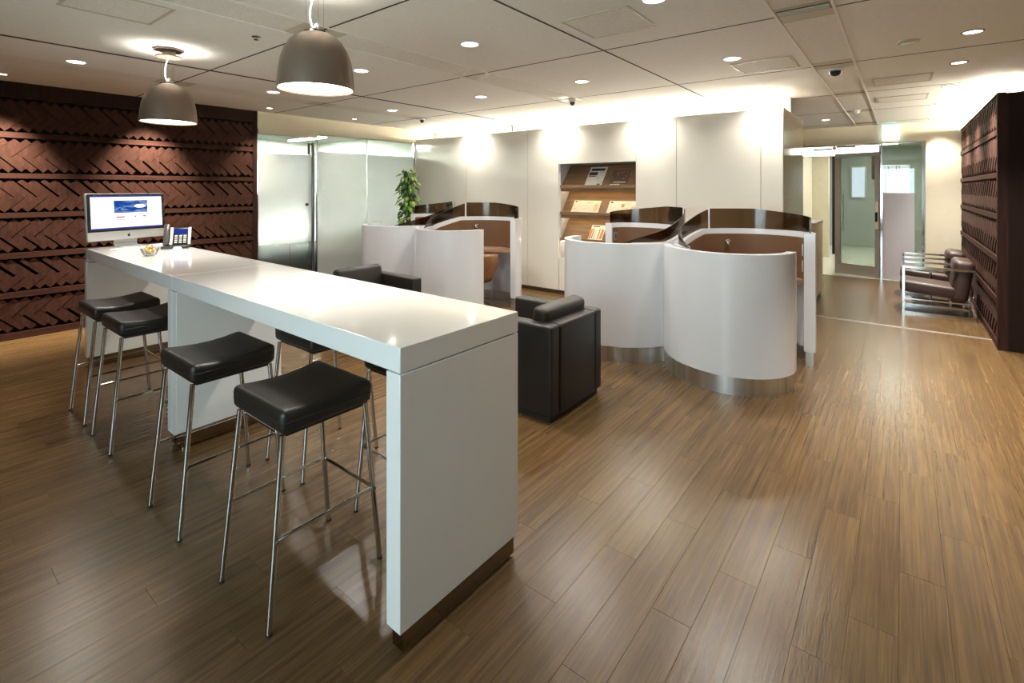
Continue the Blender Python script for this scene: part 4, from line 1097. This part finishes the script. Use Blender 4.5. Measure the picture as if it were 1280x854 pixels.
# ------------------------------------------------------------------ pendants
def pendant(label, loc, power):
    t = thing('pendant_lamp', label, 'lamp', loc)
    zr = 2.058 - ZC
    prof = [(0.192, 0.0), (0.190, 0.03), (0.185, 0.080), (0.175, 0.128), (0.158, 0.172), (0.132, 0.210), (0.098, 0.238), (0.06, 0.252)]
    inn = [(0.056, 0.246), (0.093, 0.233), (0.126, 0.206), (0.152, 0.168), (0.169, 0.126), (0.179, 0.080), (0.184, 0.03), (0.186, 0.0)]
    mb = MB(); n = 48
    prof = [(r, z * 1.17) for r, z in prof]; inn = [(r, z * 1.17) for r, z in inn]
    full = [(r, z + zr) for r, z in prof + inn]
    vs_ = []; fs = []
    for r, z in full: vs_ += [(r * math.cos(2 * PI * i / n), r * math.sin(2 * PI * i / n), z) for i in range(n)]
    m_ = len(full)
    for j in range(m_ - 1): fs += [(j * n + i, j * n + (i + 1) % n, (j + 1) * n + (i + 1) % n, (j + 1) * n + i) for i in range(n)]
    fs += [((m_ - 1) * n + i, (m_ - 1) * n + (i + 1) % n, (i + 1) % n, i) for i in range(n)]
    mb.add(vs_, fs)
    sh = mb.build('shade', M_SHADE, t, smooth=40)
    MB().lathe([(0.0, zr + 0.012), (0.180, zr + 0.012), (0.180, zr + 0.008), (0.0, zr + 0.008)], 40).build('diffuser', M_SHADEIN, sh)
    MB().lathe([(0.030, zr + 0.2930), (0.058, zr + 0.2955), (0.060, zr + 0.3010), (0.042, zr + 0.3070), (0.030, zr + 0.3050)], 32).build('top_ring', M_CHROME, sh)
    MB().lathe([(0.0, zr + 0.2830), (0.05, zr + 0.2850), (0.05, zr + 0.2890), (0.0, zr + 0.2890)], 24).build('uplight', emit('pendant_up', (1, 0.92, 0.78), 12.0), sh)
    # canopy: lobed plate on the ceiling and a reflector disc under it
    pl = [(0.095 * (1 + 0.10 * math.cos(6 * a)) * math.cos(a), 0.095 * (1 + 0.10 * math.cos(6 * a)) * math.sin(a)) for a in [2 * PI * i / 48 for i in range(48)]]
    cn = MB().prism(pl, -0.014, -0.002).build('canopy', M_SHADE, t)
    MB().cyl((0, 0, -0.050), (0, 0, -0.014), 0.045, n=24).build('canopy_stem', M_SHADE, cn)
    MB().lathe([(0.0, -0.056), (0.04, -0.058), (0.085, -0.064), (0.088, -0.060), (0.085, -0.054), (0.0, -0.049)], 32).build('canopy_disc', M_SHADE, cn)
    # suspension wires and the slack white cord
    for a in (0.3, 0.3 + 2 * PI / 3, 0.3 + 4 * PI / 3):
        MB().cyl((0.05 * math.cos(a), 0.05 * math.sin(a), -0.05), (0.05 * math.cos(a), 0.05 * math.sin(a), zr + 0.3010), 0.0012, n=5).build('wire', M_CHROME, t)
    cp = crom([(0.0, 0, -0.055), (-0.02, -0.01, -0.10), (-0.035, -0.015, -0.17), (-0.02, -0.01, zr + 0.3330), (0.012, 0, zr + 0.3430), (0.018, 0, zr + 0.3130), (0.012, 0, zr + 0.2780)], 6)
    MB().tube(cp, 0.0045, 7).build('cord', M_WPLAS, t)
    l = lamp('pendant_down', 'SPOT', (0, 0, zr + 0.005), power, WARM, t, spot_size=R(96), spot_blend=0.9, shadow_soft_size=0.12)
    u = lamp('pendant_up', 'SPOT', (0, 0, zr + 0.3230), power * 0.2, WARM, t, spot_size=R(135), spot_blend=1.0, shadow_soft_size=0.05)
    u.rotation_euler = (PI, 0, 0)
    return t
pendant('dome pendant lamp hanging over the empty bar table', (-2.415, 1.417, ZC), PEND_W)
pendant('dome pendant lamp hanging over the desktop computer table', (-4.519, 1.408, ZC), PEND_W)

# ------------------------------------------------------------------ ceiling fittings
def downlight(x, y, r_=0.075, power=DOWN_W, label='round recessed downlight glowing in the cream ceiling', group='recessed downlights', tilt=None, name='downlight', lens=None, col=WARM, size=142):
    t = thing(name, label, 'light', (x, y, ZC), 0, group)
    MB().lathe([(r_ * 0.82, -0.001), (r_ * 0.85, -0.006), (r_, -0.005), (r_ * 1.02, -0.0005)], 32).build('trim_ring', M_WPLAS if tilt is None else M_BRONZE, t)
    MB().lathe([(0.0, -0.003), (r_ * 0.81, -0.003), (r_ * 0.81, -0.0005), (0.0, -0.0005)], 28).build('lens', lens or M_LENS, t)
    l = lamp('downlight_beam', 'SPOT', (0, 0, -0.012), power, col, t, spot_size=R(size), spot_blend=0.9, shadow_soft_size=0.05)
    if tilt: l.rotation_euler = tilt
    return t
for x in (-5.57, -3.925, -2.56, -1.12):
    for y in (1.05, 2.75, 4.41, 6.02):
        if y == 1.05 and x != -5.57: continue
        downlight(x, y, label={1.05: 'round recessed downlight above the computer table near the timber wall', 2.75: 'round recessed downlight in the row between pendant lamps and booths', 4.41: 'round recessed downlight in the row above the work booths', 6.02: 'round recessed downlight close against the white panel wall'}[y],
                  group={1.05: None, 2.75: 'downlights over the armchairs', 4.41: 'downlights above the booths', 6.02: 'downlights against the white wall'}[y])
downlight(2.2, 4.7, label='round recessed downlight before the dark end of the timber block', group=None)
LW_ = 'small adjustable spot aimed at the timber wall behind the computer'
for y in (-0.55, 0.73, 2.0, 3.266, 4.59):
    downlight(-6.72, y, 0.045, WASH_W * (0.35 if y > 4 else (1.3 if y > 3 else 5.0)), LW_ if y < 4 else 'small adjustable spot near the frosted glass', 'spots along the left wall' if y < 4 else None, (0, R(17), 0), 'wall_spot', M_LENSW, (1.0, 0.88, 0.75), 70)
for y in (3.6, 4.685, 5.752, 7.0, 8.34, 9.54, 10.25):
    downlight(0.385, y, 0.062, WASH_W * (1.2 if y > 10 else 2.8), 'adjustable downlight in a line along the timber wall with lounge chairs', 'downlights along the right timber wall', (0, R(-11), 0), 'wall_downlight', M_LENSW, WARM, 92)
downlight(-0.95, 9.25, 0.06, 90, 'small round downlight in the ceiling before the glass entrance', None)

def hatch(name, label, x0, x1, y0, y1, m_, cat='hatch', fr=0.016, group=None):
    t = thing(name, label, cat, ((x0 + x1) / 2, (y0 + y1) / 2, ZC), 0, group)
    a, b = (x1 - x0) / 2, (y1 - y0) / 2
    MB().box(-a, a, -b, -b + fr, -0.006, -0.0005).box(-a, a, b - fr, b, -0.006, -0.0005).box(-a, -a + fr, -b + fr, b - fr, -0.006, -0.0005).box(a - fr, a, -b + fr, b - fr, -0.006, -0.0005).build('frame', M_CEILM, t, smooth=None)
    MB().box(-a + fr + 0.003, a - fr - 0.003, -b + fr + 0.003, b - fr - 0.003, -0.004, -0.0005).build('panel', m_, t, smooth=None)
    return t
hatch('access_hatch', 'square ceiling access hatch beside the long ceiling joint', -1.757, -1.283, 2.74, 3.20, M_CEIL2)
hatch('access_hatch', 'square ceiling access hatch by the service strip near the white wall', -1.19, -0.715, 4.61, 5.07, M_CEIL2)
hatch('access_hatch', 'square dark-framed ceiling hatch over the computer table', -3.925, -3.47, 0.65, 1.12, M_CEIL2)
hatch('air_vent', 'rectangular ceiling air vent over the threshold strip', -0.24, 0.23, 6.09, 6.52, M_CEIL2, 'vent')
hatch('air_vent', 'rectangular ceiling air vent above the lounge chairs', -0.24, 0.238, 7.38, 7.82, M_CEIL2, 'vent')
sv = thing('slot_diffuser', 'narrow slot air diffuser in the ceiling service strip', 'vent', (-0.475, 3.47, ZC))
MB().box(-0.14, 0.14, -0.045, 0.045, -0.004, -0.0005).build('plate', M_BRONZE, sv)
for k in range(3):
    MB().box(-0.138, 0.138, -0.035 + k * 0.028, -0.022 + k * 0.028, -0.010, -0.0042).build('blade', M_CEILM, sv)
def dome(label, x, y, dark=True, name='dome_camera', cat='camera', r_=0.05):
    t = thing(name, label, cat, (x, y, ZC))
    MB().lathe([(r_ * 1.25, -0.0005), (r_ * 1.25, -0.012), (r_ * 1.05, -0.018), (0.0, -0.018)], 24).build('base', M_WPLAS, t)
    MB().lathe([(r_, -0.0185), (r_ * 0.92, -0.035), (r_ * 0.6, -0.055), (0.0, -0.064)], 24).build('dome', M_BLACK if dark else M_WPLAS, t)
dome('small dark ceiling dome above the magazine niche', -3.214, 5.313, r_=0.035)
dome('small dark ceiling dome near the plant corner', -5.90, 5.251, r_=0.035)
dome('dark dome camera on the service strip before the entrance', -0.481, 5.40, r_=0.05)
dome('white smoke detector on the ceiling before the entrance', -0.50, 8.36, False, 'smoke_detector', 'detector', 0.045)
sp = thing('sprinkler_head', 'tiny metal sprinkler head in the ceiling between the pendants', 'sprinkler', (-3.635, 1.672, ZC))
MB().lathe([(0.03, -0.0005), (0.03, -0.005), (0.010, -0.009), (0.008, -0.022), (0.0, -0.022)], 18).build('rose', M_CHROME, sp)
MB().lathe([(0.0, -0.023), (0.018, -0.0232), (0.018, -0.0252), (0.0, -0.0252)], 16).build('deflector', M_CHROME, sp)
eml = thing('emergency_light', 'flush oval emergency light in the ceiling near the timber wall', 'light', (0.036, 4.70, ZC))
MB().lathe([(0.07, -0.0005), (0.068, -0.006), (0.0, -0.008)], 28).build('rim', M_CEILM, eml)
MB().lathe([(0.05, -0.0082), (0.046, -0.011), (0.0, -0.012)], 24).build('lens', M_ALU, eml)
ex = thing('exit_sign', 'white glowing exit sign box hanging above the glass entrance', 'sign', (-0.15, YF - 0.10, ZC))
MB().box(-0.115, 0.115, -0.02, 0.02, -0.285, -0.03).build('box', emit('sign_glow', (0.86, 1.0, 0.93), 2.2), ex)
MB().box(-0.118, 0.118, -0.022, 0.022, -0.288, -0.2855).box(-0.118, 0.118, -0.022, 0.022, -0.0295, -0.0005).box(-0.118, -0.1155, -0.022, 0.022, -0.2855, -0.0295).box(0.1155, 0.118, -0.022, 0.022, -0.2855, -0.0295).build('casing', simple('sign_case', rgb(170, 214, 190), 0.4), ex)
# sprinkler bracket on top of the white wall
br = thing('wall_bracket', 'small brass bracket standing on top of the white wall', 'bracket', (-4.83, YB + 0.014, WT))
MB().box(-0.01, 0.01, -0.01, 0.01, 0.0, 0.10).build('post', M_BRONZE, br)
MB().box(-0.09, 0.012, -0.008, 0.008, 0.085, 0.10).build('arm', M_BRONZE, br)
